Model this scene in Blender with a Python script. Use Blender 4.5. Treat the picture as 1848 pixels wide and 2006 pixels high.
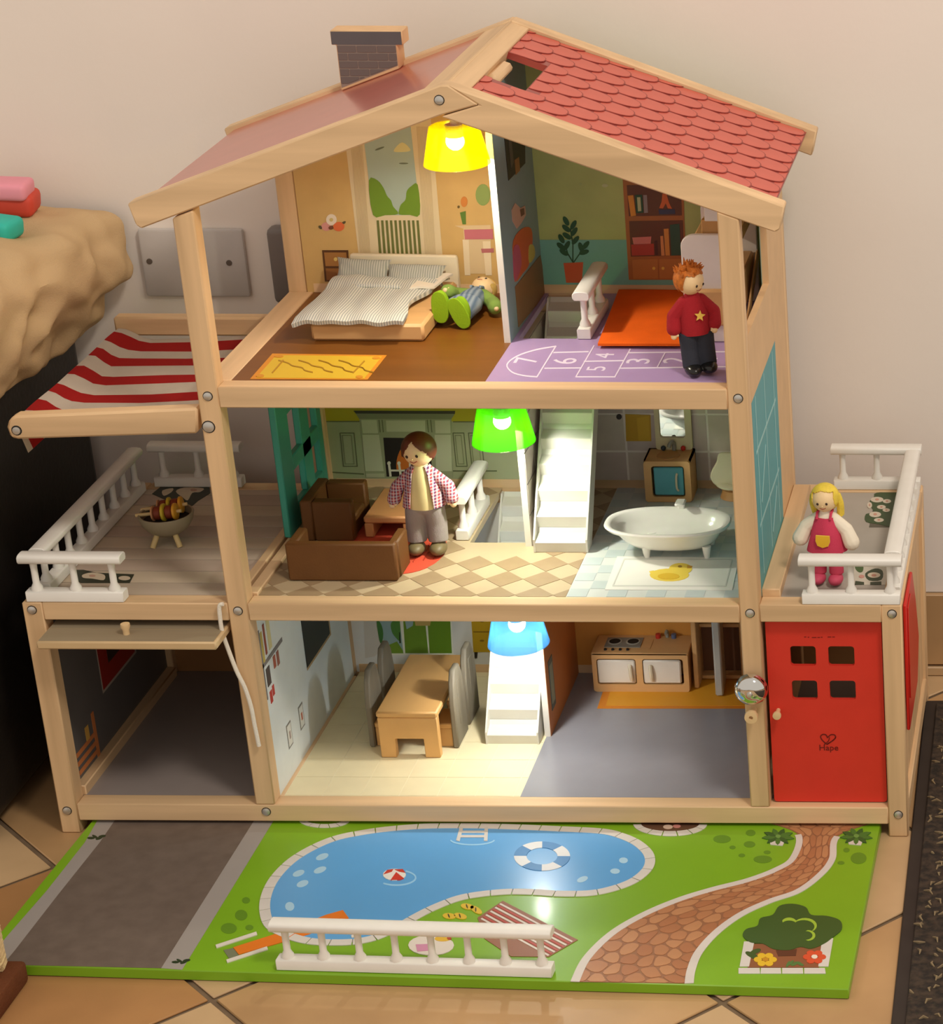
import bpy, bmesh, math, random
from mathutils import Vector, Matrix
random.seed(7)
for o in list(bpy.data.objects): bpy.data.objects.remove(o)
S = bpy.context.scene
COL = S.collection

# ---------------------------------------------------------------- camera, world, lights, exposure
FPX, CXP, CYP = 5002.14, 2155.39, 1003.0
CAM_O = Vector((0.7778, -2.0685, 1.1963))
PITCH, YAW, ROLL = (math.radians(a) for a in (22.7697, -0.1891, 0.1811))
FWD = Vector((math.sin(YAW)*math.cos(PITCH), math.cos(YAW)*math.cos(PITCH), -math.sin(PITCH)))
_r = Vector((math.cos(YAW), -math.sin(YAW), 0)); _u = _r.cross(FWD)
RGT = math.cos(ROLL)*_r + math.sin(ROLL)*_u
UPV = -math.sin(ROLL)*_r + math.cos(ROLL)*_u
cam = bpy.data.cameras.new('camera'); camo = bpy.data.objects.new('camera', cam); COL.objects.link(camo)
cam.sensor_fit = 'HORIZONTAL'; cam.sensor_width = 36; cam.lens = FPX/1848*36
cam.shift_x = (924-CXP)/1848; cam.shift_y = (CYP-1003)/1848; cam.clip_start = .05
camo.matrix_world = Matrix(((RGT.x, UPV.x, -FWD.x, CAM_O.x), (RGT.y, UPV.y, -FWD.y, CAM_O.y), (RGT.z, UPV.z, -FWD.z, CAM_O.z), (0, 0, 0, 1)))
S.camera = camo
S.view_settings.view_transform = 'Standard'; S.view_settings.look = 'None'; S.view_settings.gamma = 1
S.view_settings.use_curve_mapping = False
S.view_settings.exposure = 0.0
w = bpy.data.worlds.new('room'); S.world = w; w.use_nodes = True
w.node_tree.nodes['Background'].inputs[0].default_value = (1.0, .90, .79, 1)
w.node_tree.nodes['Background'].inputs[1].default_value = .70
def area(name, loc, tgt, size, power, col):
    l = bpy.data.lights.new(name, 'AREA'); l.shape = 'DISK'; l.size = size; l.energy = power; l.color = col
    o = bpy.data.objects.new(name, l); COL.objects.link(o); o.location = loc
    o.rotation_euler = (Vector(tgt)-Vector(loc)).to_track_quat('-Z', 'Y').to_euler()
    return o
area('ceiling_light', (1.35, -1.15, 2.35), (.3, .2, .3), .45, 25, (1, .90, .78))

# ---------------------------------------------------------------- helpers
def at(u, v, X=None, Y=None, Z=None, plane=None):
    d = FWD + RGT*((u-CXP)/FPX) + UPV*((CYP-v)/FPX)
    if X is not None: t = (X-CAM_O.x)/d.x
    elif Y is not None: t = (Y-CAM_O.y)/d.y
    elif Z is not None: t = (Z-CAM_O.z)/d.z
    else: p, n = plane; t = (p-CAM_O).dot(n)/d.dot(n)
    return CAM_O + d*t
def L1(c):
    c /= 255.0
    return c/12.92 if c <= .04045 else ((c+.055)/1.055)**2.4
def rgb(r, g, b): return (L1(r), L1(g), L1(b), 1)
MATS = {}
def mat(name, c, rough=.55, noise=0, nscale=40, bump=0, bscale=300, spec=.4, coat=0, metal=0, trans=0, emit=None, es=0, stretch=None, sss=0):
    if name in MATS: return MATS[name]
    m = bpy.data.materials.new(name); m.use_nodes = True; nt = m.node_tree; b = nt.nodes['Principled BSDF']
    col = rgb(*c)
    b.inputs['Base Color'].default_value = col; b.inputs['Roughness'].default_value = rough
    b.inputs['Specular IOR Level'].default_value = spec; b.inputs['Metallic'].default_value = metal
    if coat: b.inputs['Coat Weight'].default_value = coat; b.inputs['Coat Roughness'].default_value = .15
    if emit: b.inputs['Emission Color'].default_value = rgb(*emit); b.inputs['Emission Strength'].default_value = es
    tc = nt.nodes.new('ShaderNodeTexCoord')
    if noise or True:
        n = nt.nodes.new('ShaderNodeTexNoise'); n.inputs['Scale'].default_value = nscale; n.inputs['Detail'].default_value = 4
        vec = tc.outputs['Object']
        if stretch:
            mp = nt.nodes.new('ShaderNodeMapping'); mp.inputs['Scale'].default_value = stretch
            nt.links.new(vec, mp.inputs[0]); vec = mp.outputs[0]
        nt.links.new(vec, n.inputs['Vector'])
        mx = nt.nodes.new('ShaderNodeMix'); mx.data_type = 'RGBA'
        k = noise or .03
        mx.inputs[6].default_value = (col[0]*(1-k), col[1]*(1-k*1.1), col[2]*(1-k*1.25), 1)
        mx.inputs[7].default_value = (min(1, col[0]*(1+k)), min(1, col[1]*(1+k)), min(1, col[2]*(1+k)), 1)
        rp = nt.nodes.new('ShaderNodeMapRange'); rp.inputs[1].default_value = .3; rp.inputs[2].default_value = .7
        nt.links.new(n.outputs['Fac'], rp.inputs[0]); nt.links.new(rp.outputs[0], mx.inputs[0]); nt.links.new(mx.outputs[2], b.inputs['Base Color'])
    if bump:
        n2 = nt.nodes.new('ShaderNodeTexNoise'); n2.inputs['Scale'].default_value = bscale; n2.inputs['Detail'].default_value = 3
        nt.links.new(tc.outputs['Object'], n2.inputs['Vector'])
        bp = nt.nodes.new('ShaderNodeBump'); bp.inputs['Strength'].default_value = bump; bp.inputs['Distance'].default_value = .001
        nt.links.new(n2.outputs['Fac'], bp.inputs['Height']); nt.links.new(bp.outputs[0], b.inputs['Normal'])
    MATS[name] = m; return m
def wood(name, c, axis, k=.16, rough=.5, sc=55):
    st = [1, 1, 1]; st['xyz'.index(axis)] = .06
    return mat(name, c, rough, noise=k, nscale=sc, stretch=st, bump=.05, bscale=500, spec=.3)
WX = wood('pine_along_x', (220, 186, 144), 'x'); WY = wood('pine_along_y', (220, 186, 144), 'y'); WZ = wood('pine_along_z', (218, 183, 140), 'z')
WHITE = mat('white_paint', (232, 230, 225), .4, spec=.4)
METAL = mat('steel_bolt', (205, 203, 198), .38, metal=.85)
DARK = mat('dark_hole', (25, 24, 24), .7)

def ident(bm): return bm
def box(x0, x1, y0, y1, z0, z1, bev=0, seg=1):
    bm = bmesh.new(); bmesh.ops.create_cube(bm, size=1)
    for v in bm.verts: v.co = Vector((x0+(v.co.x+.5)*(x1-x0), y0+(v.co.y+.5)*(y1-y0), z0+(v.co.z+.5)*(z1-z0)))
    if bev: bmesh.ops.bevel(bm, geom=bm.edges[:], offset=bev, segments=seg, affect='EDGES', profile=.5)
    return bm
def prism(pts, ext, bev=0, seg=1):
    """closed polygon of Vectors extruded by the vector ext"""
    bm = bmesh.new(); vs = [bm.verts.new(p) for p in pts]; f = bm.faces.new(vs)
    r = bmesh.ops.extrude_face_region(bm, geom=[f]); 
    bmesh.ops.translate(bm, vec=ext, verts=[e for e in r['geom'] if isinstance(e, bmesh.types.BMVert)])
    bmesh.ops.recalc_face_normals(bm, faces=bm.faces[:])
    if bev: bmesh.ops.bevel(bm, geom=[e for e in bm.edges if e.calc_face_angle(0) > .6], offset=bev, segments=seg, affect='EDGES', profile=.5)
    return bm
def tube(path, r, n=8, caps=True):
    bm = bmesh.new(); rings = []; P = [Vector(p) for p in path]
    rr = r if isinstance(r, (list, tuple)) else [r]*len(P)
    prev = None
    for i, p in enumerate(P):
        d = (P[min(i+1, len(P)-1)]-P[max(i-1, 0)]).normalized()
        if prev is None: a = d.orthogonal().normalized()
        else: a = (prev - d*prev.dot(d)).normalized()
        prev = a; b = d.cross(a)
        rings.append([bm.verts.new(p+(a*math.cos(t)+b*math.sin(t))*rr[i]) for t in [2*math.pi*k/n for k in range(n)]])
    for A, B in zip(rings, rings[1:]):
        for k in range(n): bm.faces.new((A[k], A[(k+1) % n], B[(k+1) % n], B[k]))
    if caps: bm.faces.new(rings[0][::-1]); bm.faces.new(rings[-1])
    return bm
def lathe(prof, c=(0, 0, 0), n=20, axis='z'):
    """prof = [(r, h)...] turned round an axis through c"""
    bm = bmesh.new(); rings = []; c = Vector(c)
    for r, h in prof:
        ring = []
        for k in range(n):
            t = 2*math.pi*k/n; x, y = r*math.cos(t), r*math.sin(t)
            v = {'z': (x, y, h), 'y': (x, h, y), 'x': (h, x, y)}[axis]
            ring.append(bm.verts.new(c+Vector(v)))
        rings.append(ring)
    for A, B in zip(rings, rings[1:]):
        for k in range(n): bm.faces.new((A[k], A[(k+1) % n], B[(k+1) % n], B[k]))
    bm.faces.new(rings[0]); bm.faces.new(rings[-1])
    bmesh.ops.remove_doubles(bm, verts=bm.verts[:], dist=1e-6)
    bmesh.ops.recalc_face_normals(bm, faces=bm.faces[:])
    return bm
def ball(c, r, sx=1, sy=1, sz=1, sub=3):
    bm = bmesh.new(); bmesh.ops.create_icosphere(bm, subdivisions=sub, radius=r)
    for v in bm.verts: v.co = Vector((v.co.x*sx, v.co.y*sy, v.co.z*sz)) + Vector(c)
    return bm
def merge(*bms):
    out = bms[0]
    for b in bms[1:]:
        me = bpy.data.meshes.new('t'); b.to_mesh(me); out.from_mesh(me); bpy.data.meshes.remove(me); b.free()
    return out
def rot(bm, ang, axis, c):
    bmesh.ops.rotate(bm, cent=Vector(c), matrix=Matrix.Rotation(ang, 3, axis), verts=bm.verts[:]); return bm
WL = {}
def wloc(o): return WL.get(o.name, Vector((0, 0, 0))) if o else Vector((0, 0, 0))
def obj(name, bm, m, parent=None, origin=None, smooth=True):
    """bm is in world coordinates; links it as ONE mesh object"""
    if origin is None: origin = wloc(parent) if parent else Vector((0, 0, 0))
    origin = Vector(origin)
    if isinstance(bm, bpy.types.Mesh): me = bm
    else:
        bmesh.ops.translate(bm, vec=-origin, verts=bm.verts[:])
        me = bpy.data.meshes.new(name); bm.to_mesh(me); bm.free()
        for mm in (m if isinstance(m, (list, tuple)) else [m]): me.materials.append(mm)
        if smooth:
            me.polygons.foreach_set('use_smooth', [True]*len(me.polygons)); me.set_sharp_from_angle(angle=math.radians(38))
    o = bpy.data.objects.new(name, me); COL.objects.link(o)
    if parent: o.parent = parent
    o.location = origin - (wloc(parent) if parent else Vector((0, 0, 0)))
    WL[o.name] = origin
    return o
def tag(o, label=None, cat=None, group=None, kind=None):
    if label: o['label'] = label
    if cat: o['category'] = cat
    if group: o['group'] = group
    if kind: o['kind'] = kind
    return o
def thing(name, label, cat, loc, group=None):
    o = bpy.data.objects.new(name, None); COL.objects.link(o); o.location = loc; o.empty_display_size = .02
    WL[o.name] = Vector(loc)
    return tag(o, label, cat, group)
def share(name, src, parent, world):
    """another piece with the mesh of src, its origin at world"""
    o = src.copy(); COL.objects.link(o); o.name = name; o.parent = parent
    o.location = Vector(world) - wloc(parent); WL[o.name] = Vector(world); return o
# pixel frames of the enlargements the measurements were taken in
ZF = dict(a=(440, 230, .30303), b=(940, 250, .33550), c=(440, 780, .30303), d=(860, 780, .34632), e=(480, 1180, .28139), f=(900, 1180, .32468),
          g=(400, 1580, .43290), h=(1050, 1580, .43182), i=(0, 1580, .34632), j=(0, 800, .29221), k=(0, 1160, .29221), l=(1400, 780, .24242),
          m=(1400, 1180, .24930), n=(600, 20, .24892), o=(900, 0, .51299), q=(0, 380, .30303), p=(0, 0, 1))
def zp(z, pts):
    x0, y0, s = ZF[z]; return [(x0+x*s, y0+y*s) for x, y in pts]
def spline(pts, n=6, closed=True):
    out = []; N = len(pts); R = N if closed else N-1
    for i in range(R):
        p = [pts[(i+k) % N] if closed else pts[max(0, min(N-1, i+k))] for k in (-1, 0, 1, 2)]
        for j in range(n):
            t = j/n
            out.append(tuple(.5*((2*p[1][a])+(-p[0][a]+p[2][a])*t+(2*p[0][a]-5*p[1][a]+4*p[2][a]-p[3][a])*t*t+(-p[0][a]+3*p[1][a]-3*p[2][a]+p[3][a])*t**3) for a in range(len(p[0]))))
    if not closed: out.append(tuple(pts[-1]))
    return out
def ell(cx, cy, rx, ry, n=20, a0=0, a1=360, tilt=0):
    r = []
    for k in range(n if a1-a0 == 360 else n+1):
        t = math.radians(a0+(a1-a0)*k/n); x, y = rx*math.cos(t), ry*math.sin(t); c, s = math.cos(tilt), math.sin(tilt)
        r.append((cx+x*c-y*s, cy+x*s+y*c))
    return r
def stroke(pts, w, closed=False):
    """list of quads following a line"""
    q = []; n = len(pts)
    for i in range(n if closed else n-1):
        (x0, y0), (x1, y1) = pts[i], pts[(i+1) % n]; l = math.hypot(x1-x0, y1-y0) or 1; nx, ny = -(y1-y0)/l*w/2, (x1-x0)/l*w/2
        ex, ey = (x1-x0)/l*w*.25, (y1-y0)/l*w*.25
        q.append([(x0+nx-ex, y0+ny-ey), (x1+nx+ex, y1+ny+ey), (x1-nx+ex, y1-ny+ey), (x0-nx-ex, y0-ny-ey)])
    return q
def world_poly(pts, pl):
    return [at(u, v, **pl) for u, v in pts]
def pnormal(pl):
    if 'X' in pl: n = Vector((1, 0, 0))
    elif 'Y' in pl: n = Vector((0, 1, 0))
    elif 'Z' in pl: n = Vector((0, 0, 1))
    else: n = pl['plane'][1].copy()
    return n
def face_cam(n, p): return n if (CAM_O-p).dot(n) > 0 else -n
def printed(name, items, pl, parent, world=False, t=.00025):
    """flat print: thin coloured pieces on a board. items = [(points, material, layer)]; ONE object"""
    bm = bmesh.new(); ms = []
    for idx, (pts, m, lay) in enumerate(items):
        W = [Vector(p) for p in pts] if world else world_poly(pts, pl)
        n = face_cam(pnormal(pl), W[0])
        if m not in ms: ms.append(m)
        try:
            b2 = prism([p+n*(t*.3) for p in W], n*(t*(lay+.7)+min(idx, 40)*4e-6))
        except ValueError: continue
        me = bpy.data.meshes.new('t'); b2.to_mesh(me); b2.free()
        i0 = len(bm.faces); bm.from_mesh(me); bpy.data.meshes.remove(me); bm.faces.ensure_lookup_table()
        for f in bm.faces[i0:]: f.material_index = ms.index(m)
    bmesh.ops.triangulate(bm, faces=[f for f in bm.faces if len(f.verts) > 4])
    return obj(name, bm, ms, parent, smooth=False)
def piece(name, pts, pl, m, parent, t=.0004, world=False, base=.0001):
    """one flat piece (tile, stone, shingle) as an object of its own"""
    W = [Vector(p) for p in pts] if world else world_poly(pts, pl)
    n = face_cam(pnormal(pl), W[0]); c = sum(W, Vector())/len(W)
    return obj(name, prism([p+n*base for p in W], n*t), m, parent, origin=c, smooth=False)
def gmat(name, c, rough=.45, **k): return mat(name, c, rough, **k)
def text_pts(body, size):
    cu = bpy.data.curves.new('t', 'FONT'); cu.body = body; cu.size = size; cu.align_x = 'CENTER'; cu.align_y = 'CENTER'; cu.extrude = .0002; cu.resolution_u = 3
    o = bpy.data.objects.new('t', cu); COL.objects.link(o); dg = bpy.context.evaluated_depsgraph_get()
    me = bpy.data.meshes.new_from_object(o.evaluated_get(dg)); bm = bmesh.new(); bm.from_mesh(me)
    bpy.data.objects.remove(o); bpy.data.meshes.remove(me); bpy.data.curves.remove(cu); return bm
def place(bm, o, right, up):
    n = right.cross(up)
    for v in bm.verts: v.co = Vector(o) + right*v.co.x + up*v.co.y + n*v.co.z
    return bm
def remeshed(bms, vox):
    """fuses shapes into one continuous smooth surface"""
    bm = merge(*bms); me = bpy.data.meshes.new('t'); bm.to_mesh(me); bm.free()
    o = bpy.data.objects.new('t', me); COL.objects.link(o)
    r = o.modifiers.new('r', 'REMESH'); r.mode = 'VOXEL'; r.voxel_size = vox
    s = o.modifiers.new('s', 'SMOOTH'); s.iterations = 6; s.factor = .5
    dg = bpy.context.evaluated_depsgraph_get(); m2 = bpy.data.meshes.new_from_object(o.evaluated_get(dg))
    out = bmesh.new(); out.from_mesh(m2); bpy.data.objects.remove(o); bpy.data.meshes.remove(me); bpy.data.meshes.remove(m2)
    return out
def cap(a, b, ra, rb, n=10):
    """tapered limb with round ends"""
    a, b = Vector(a), Vector(b)
    return merge(tube([a, b], [ra, rb], n), ball(a, ra, sub=2), ball(b, rb, sub=2))
# ---------------------------------------------------------------- the room
WALLM = mat('wall_plaster', (238, 228, 219), .85, noise=.02, nscale=6, bump=.12, bscale=160, spec=.2)
wall = tag(obj('wall_back', box(-1.6, 2.4, .345, .42, -.012, 1.9), WALLM, smooth=False), kind='structure')
GROUT = mat('grout', (120, 100, 78), .9, noise=.15, nscale=60)
floor = tag(obj('floor', box(-1.6, 2.4, -1.6, .345, -.03, -.0025), GROUT, smooth=False), kind='structure')
def clip_poly(pts, a, b, c):
    """keep a*x+b*y<=c"""
    out = []
    for i, p in enumerate(pts):
        q = pts[(i+1) % len(pts)]; dp = a*p[0]+b*p[1]-c; dq = a*q[0]+b*q[1]-c
        if dp <= 0: out.append(p)
        if dp*dq < 0: t = dp/(dp-dq); out.append((p[0]+(q[0]-p[0])*t, p[1]+(q[1]-p[1])*t))
    return out
TILE = [mat('floor_tile_'+n, c, .42, noise=.13, nscale=9, bump=.12, bscale=60, spec=.45) for n, c in (('sand', (194, 162, 122)), ('ochre', (186, 148, 104)), ('ochre_brown', (172, 126, 80)))]
sd = .300; h = sd/math.sqrt(2); g = .0035
for i in range(-6, 7):
    for j in range(-6, 7):
        cx, cy = .0355+h*(i-j), -.273+h*(i+j)+h
        k = h-g
        pts = [(cx, cy-k), (cx+k, cy), (cx, cy+k), (cx-k, cy)]
        pts = clip_poly(pts, 0, 1, .343)
        if len(pts) < 3 or cy < -1.1 or cx < -.9 or cx > 1.5: continue
        m = TILE[2] if (i, j) == (-1, 0) else TILE[(i*3+j*5) % 2]  # a single tile at the left gets the darker brown
        bm = prism([Vector((x, y, -.0024)) for x, y in pts], Vector((0, 0, .0024)), bev=.0008, seg=1)
        obj('tile', bm, m, floor, origin=(cx, cy, 0))
bb = tag(obj('baseboard_back', box(-1.6, 2.4, .3425, .345, 0, .0925), GROUT, smooth=False), kind='structure')
for k in range(-4, 6):
    obj('tile', box(.105+k*.3015, .105+k*.3015+.2985, .336, .3425, .0125, .093, .001, 1), TILE[1 if k % 2 else 0], bb, origin=(.25+k*.3, .339, .05))
    obj('tile', box(.105+k*.3015, .105+k*.3015+.2985, .334, .3425, .0005, .0105, .001, 1), TILE[0], bb, origin=(.25+k*.3, .339, .005))

# ---------------------------------------------------------------- the doll house: frame
HOUSE = thing('doll_house', 'three storey wooden toy house with red shingled roof, lit lamps and two terraces', 'doll house', (.2, .14, 0))
def part(name, bm, m, **k): return obj(name, bm, m, HOUSE, **k)
RS = .373                                        # roof slope
RX, RZ = .2305, .7068
def roofz(x): return RZ-RS*abs(x-RX)
def post(x0, x1, y0, y1, z0, z1=None):
    if z1 is None:
        zz = [roofz(x)-.026 for x in (x0, x1)]
        return prism([Vector((x0, y0, z0)), Vector((x1, y0, z0)), Vector((x1, y0, zz[1])), Vector((x0, y0, zz[0]))], Vector((0, y1-y0, 0)), .0012)
    return box(x0, x1, y0, y1, z0, z1, .0012)
Y1 = .286
for y0, y1 in ((0, .018), (.268, Y1)):
    part('post', post(-.193, -.175, y0, y1, 0, .2357), WZ)
    part('post', post(-.009, .009, y0, y1, .0308), WZ)
    part('post', post(.449, .467, y0, y1, .0308), WZ)
    part('post', post(.576, .594, y0, y1, 0, .2368), WZ)
    yb = y0 if y0 < .1 else .2776
    part('beam', box(-.175, .576, yb, y1, .0132, .0308, .001), WX)
    part('beam', box(-.175, -.009, y0, y1, .2185, .2357, .001), WX)
    part('beam', box(.009, .449, yb, y1, .2185, .2357, .001), WX)
    part('beam', box(.467, .576, y0, y1, .2195, .2368, .001), WX)
    part('beam', box(.009, .449, y0, y1, .422, .4412, .001), WX)
part('back_strip', box(.016, .449, .2672, .2675, .4408, .4495), WX); part('back_strip', box(.012, .449, .2772, .2775, .235, .2440), WX)
part('back_strip', box(.012, .449, .2772, .2775, .0305, .0395), WX)
for x0, x1 in ((-.009, .0155), (.449, .461)): part('side_rail', box(x0, x1, .018, .268, .422, .4412, .001), WY)
part('side_rail', box(-.009, -.0005, .018, .268, .2185, .2385, .001), WY); part('side_rail', box(.003, .0135, .018, .268, .2185, .2385, .001), WY)
part('side_rail', box(.467, .484, .018, .268, .2195, .2440, .001), WY); part('side_rail', box(.449, .461, .018, .268, .2185, .2375, .001), WY)
part('side_rail', box(-.193, -.175, .018, .268, .2185, .2357, .001), WY); part('side_rail', box(.576, .594, .018, .268, .2195, .2368, .001), WY)
part('side_rail', box(-.193, -.172, .018, .268, .0132, .040, .001), WY); part('side_rail', box(.576, .594, .018, .268, .0132, .0308, .001), WY)
part('side_rail', box(-.009, .012, .018, .268, .0132, .0308, .001), WY); part('side_rail', box(.449, .467, .018, .268, .0132, .0308, .001), WY)
# bolts
def bolt(x, z, r=.0038):
    b = merge(lathe([(0, -.0004), (r, -.0004), (r*.95, -.0012), (r*.5, -.0018), (0, -.002)], (x, 0, z), 16, 'y'))
    o = part('bolt', b, METAL); obj('recess', lathe([(r*1.15, .0005), (r*1.15, -.0002), (0, -.0002)], (x, 0, z), 16, 'y'), DARK, o)
for x, z in ((-.1846, .0236), (0, .0236), (.5854, .0236), (-.1846, .2284), (0, .2284), (.4584, .2284), (.5854, .2284), (0, .4328), (.4584, .4328), (.2255, .6935)): bolt(x, z)
bolt(-.003, .4045, .005)
# ---------------------------------------------------------------- roof
def rake(sgn, y0, y1, name='rake_beam'):
    xe = RX+sgn*.2755; t = .0245
    P = [(RX, RZ), (xe, roofz(xe)), (xe-sgn*.0055, roofz(xe)-t+.001), (RX, RZ-t-.001)]
    if sgn < 0 and y0 == 0: P = [(RX+.003, RZ-.001), (RX-.003, RZ-.001), (xe, roofz(xe)), (xe+.0045, roofz(xe)-t*.75), (xe+.0085, roofz(xe)-t+.003), (RX-.006, RZ-t-.002), (RX+.027, RZ-.0172)]
    if sgn > 0 and y0 == 0: P = [(RX+.003, RZ-.001), (xe, roofz(xe)), (xe-.0045, roofz(xe)-t*.8), (xe-.009, roofz(xe)-t+.002), (RX-.005, RZ-t-.003), (RX+.0275, RZ-.0176)]
    return part(name, prism([Vector((x, y0, z)) for x, z in P], Vector((0, y1-y0, 0)), .0012), WX)
rake(-1, -.002, .018) if False else rake(-1, 0, .018); rake(1, 0, .018); rake(-1, .252, .27); rake(1, .252, .27)
UX = math.cos(math.atan(RS)); UZ = math.sin(math.atan(RS))
def slope_pt(s, y, sgn, lift=0):
    """s = distance down the slope from the ridge"""
    return Vector((RX+sgn*(s*UX)+sgn*lift*UZ, y, RZ-s*UZ+lift*UX))
def slab(s0, s1, y0, y1, sgn, l0, l1, bev=0):
    P = [slope_pt(s0, y0, sgn, l0), slope_pt(s1, y0, sgn, l0), slope_pt(s1, y0, sgn, l1), slope_pt(s0, y0, sgn, l1)]
    return prism(P, Vector((0, y1-y0, 0)), bev)
part('ridge_board', merge(slab(-.001, .0185, .018, .252, 1, -.014, -.0012, .0008)), WY)
part('ridge_board', merge(slab(-.001, .0265, .018, .252, -1, -.014, -.0012, .0008)), WY)
ROOF = mat('roof_red_print', (150, 52, 44), .38, spec=.5, coat=.3); SH = mat('shingle_red', (204, 92, 76), .40, noise=.05, spec=.4, coat=.15); SHR = mat('shingle_rim', (150, 58, 50), .45)
SH2 = mat('shingle_dull_red', (186, 92, 78), .30, noise=.05, spec=.6, coat=.5)
SMAX = .2675/UX
HS = (.0185, .0545, .0735, .166)               # skylight: s0 s1 y0 y1
rp = part('roof_panel', merge(slab(.0185, SMAX, .018, HS[2], 1, -.010, -.004), slab(.0185, SMAX, HS[3], .252, 1, -.010, -.004), slab(HS[1], SMAX, HS[2], HS[3], 1, -.010, -.004)), ROOF, smooth=False)
part('ridge_tab', slab(.0185, .030, .086, .140, 1, -.013, -.0045, .003), WY)
lp = part('roof_panel', slab(.0265, SMAX, .018, .252, -1, -.010, -.004), SH2, smooth=False)
ps, pw = .0235, .0320
def shingle_shape(cs, cy):
    L = ps*.79; Wd = pw*.470; pts = []
    for k in range(22):
        t = 2*math.pi*k/22; c, s_ = math.cos(t), math.sin(t)
        pts.append((cs+L*math.copysign(abs(c)**.95, c), cy+Wd*math.copysign(abs(s_)**.80, s_)*(1-.0*c)))
    return pts
def shingles(panel, sgn, s0, m, hole):
    proto = None; ys = (.0185, .2515)
    for i in range(-4, 10):
        cs = .0954+ps*i-ps*.72
        for j in range(-1, 9):
            cy = .0500+pw*(j-1)+(pw/2 if i % 2 else 0)
            pts = shingle_shape(cs, cy)
            q = clip_poly(clip_poly(clip_poly(clip_poly(pts, -1, 0, -s0-.0002), 1, 0, SMAX-.0004), 0, 1, ys[1]), 0, -1, -ys[0])
            if hole and q:
                inh = [HS[0]-1e-4 < a < HS[1] and HS[2] < b < HS[3] for a, b in q]
                if any(inh):
                    mn = (sum(a for a, b in q)/len(q), sum(b for a, b in q)/len(q))
                    if mn[1] > HS[3]: q = clip_poly(q, 0, -1, -HS[3]-.0004)
                    elif mn[1] < HS[2]: q = clip_poly(q, 0, 1, HS[2]-.0004)
                    else: q = clip_poly(q, -1, 0, -HS[1]-.0004)
            if len(q) < 3 or max(a for a, b in q)-min(a for a, b in q) < .002 or max(b for a, b in q)-min(b for a, b in q) < .002: continue
            c = slope_pt(cs, cy, sgn, -.0038)
            if q == pts and proto: share('shingle', proto, panel, c); continue
            nv = Vector((sgn*UZ, 0, UX))
            f = lambda a: -.0041+.0007*(a-cs)/(ps*.79) if sgn > 0 else -.0040
            mc = (sum(a for a, b in q)/len(q), sum(b for a, b in q)/len(q))
            bm = prism([slope_pt(a, b, sgn, f(a)) for a, b in q], nv*(.00045 if sgn > 0 else .0002))
            if sgn > 0:
                q2 = [(mc[0]+(a-mc[0])*.945, mc[1]+(b-mc[1])*.925) for a, b in q]; k0 = len(bm.faces)
                bm = merge(bm, prism([slope_pt(a, b, sgn, f(a)+.0004) for a, b in q2], nv*.00016)); bm.faces.ensure_lookup_table()
                for fc in bm.faces[:k0]: fc.material_index = 1
            o = obj('shingle', bm, [m, SHR], panel, origin=c, smooth=False)
            if q == pts and not proto: proto = o
shingles(rp, 1, .0185, SH, True)
# chimney on the back of the left slope
CH = mat('chimney_wood', (226, 186, 140), .55, noise=.08); CHD = mat('chimney_slate', (96, 92, 94), .55); CHB = mat('chimney_brick', (112, 100, 96), .6); CHM = mat('chimney_mortar', (150, 132, 122), .6)
cy0 = .236
def chz(x): return roofz(x)-.004
CX0, CX1, KX0, KX1, KZ0, KZ1 = .0733, .1290, .0690, .1345, .6866, .7000
chim = part('chimney', prism([Vector((x, cy0, z)) for x, z in ((CX0, chz(CX0)), (CX0, KZ0), (KX0, KZ0), (KX0, KZ1), (KX1, KZ1), (KX1, KZ0), (CX1, KZ0), (CX1, chz(CX1)))], Vector((0, .022, 0)), .0008, 1), CH)
pl = dict(Y=cy0)
printed('chimney_face', [([(x, cy0, z) for x, z in ((CX0+.0008, chz(CX0)+.003), (CX1-.0012, chz(CX1)+.003), (CX1-.0012, KZ0+.001), (CX0+.0008, KZ0+.001))], CHM, 0)], pl, chim, world=True)
printed('chimney_cap', [([(x, cy0, z) for x, z in ((KX0+.0006, KZ0+.0006), (KX1-.0010, KZ0+.0006), (KX1-.0010, KZ1-.001), (KX0+.0006, KZ1-.001))], CHD, 1)], pl, chim, world=True)
rw = .0072
for r in range(7):
    z1 = KZ0-.0005-r*rw; z0 = z1-rw*.80; x = CX0+(-.008 if r % 2 else .0005)
    while x < CX1-.002:
        q = [(max(x, CX0+.0012), z0), (min(x+.0172, CX1-.0016), z0), (min(x+.0172, CX1-.0016), z1), (max(x, CX0+.0012), z1)]
        x += .0185
        q = clip_poly(q, RS, -1, -(RZ-RS*RX)-.0005)
        if len(q) >= 3 and max(a for a, b in q)-min(a for a, b in q) > .002 and max(b for a, b in q)-min(b for a, b in q) > .001:
            piece('brick', [(a, cy0-.0004, b) for a, b in q], pl, CHB, chim, world=True, t=.0004)
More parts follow.
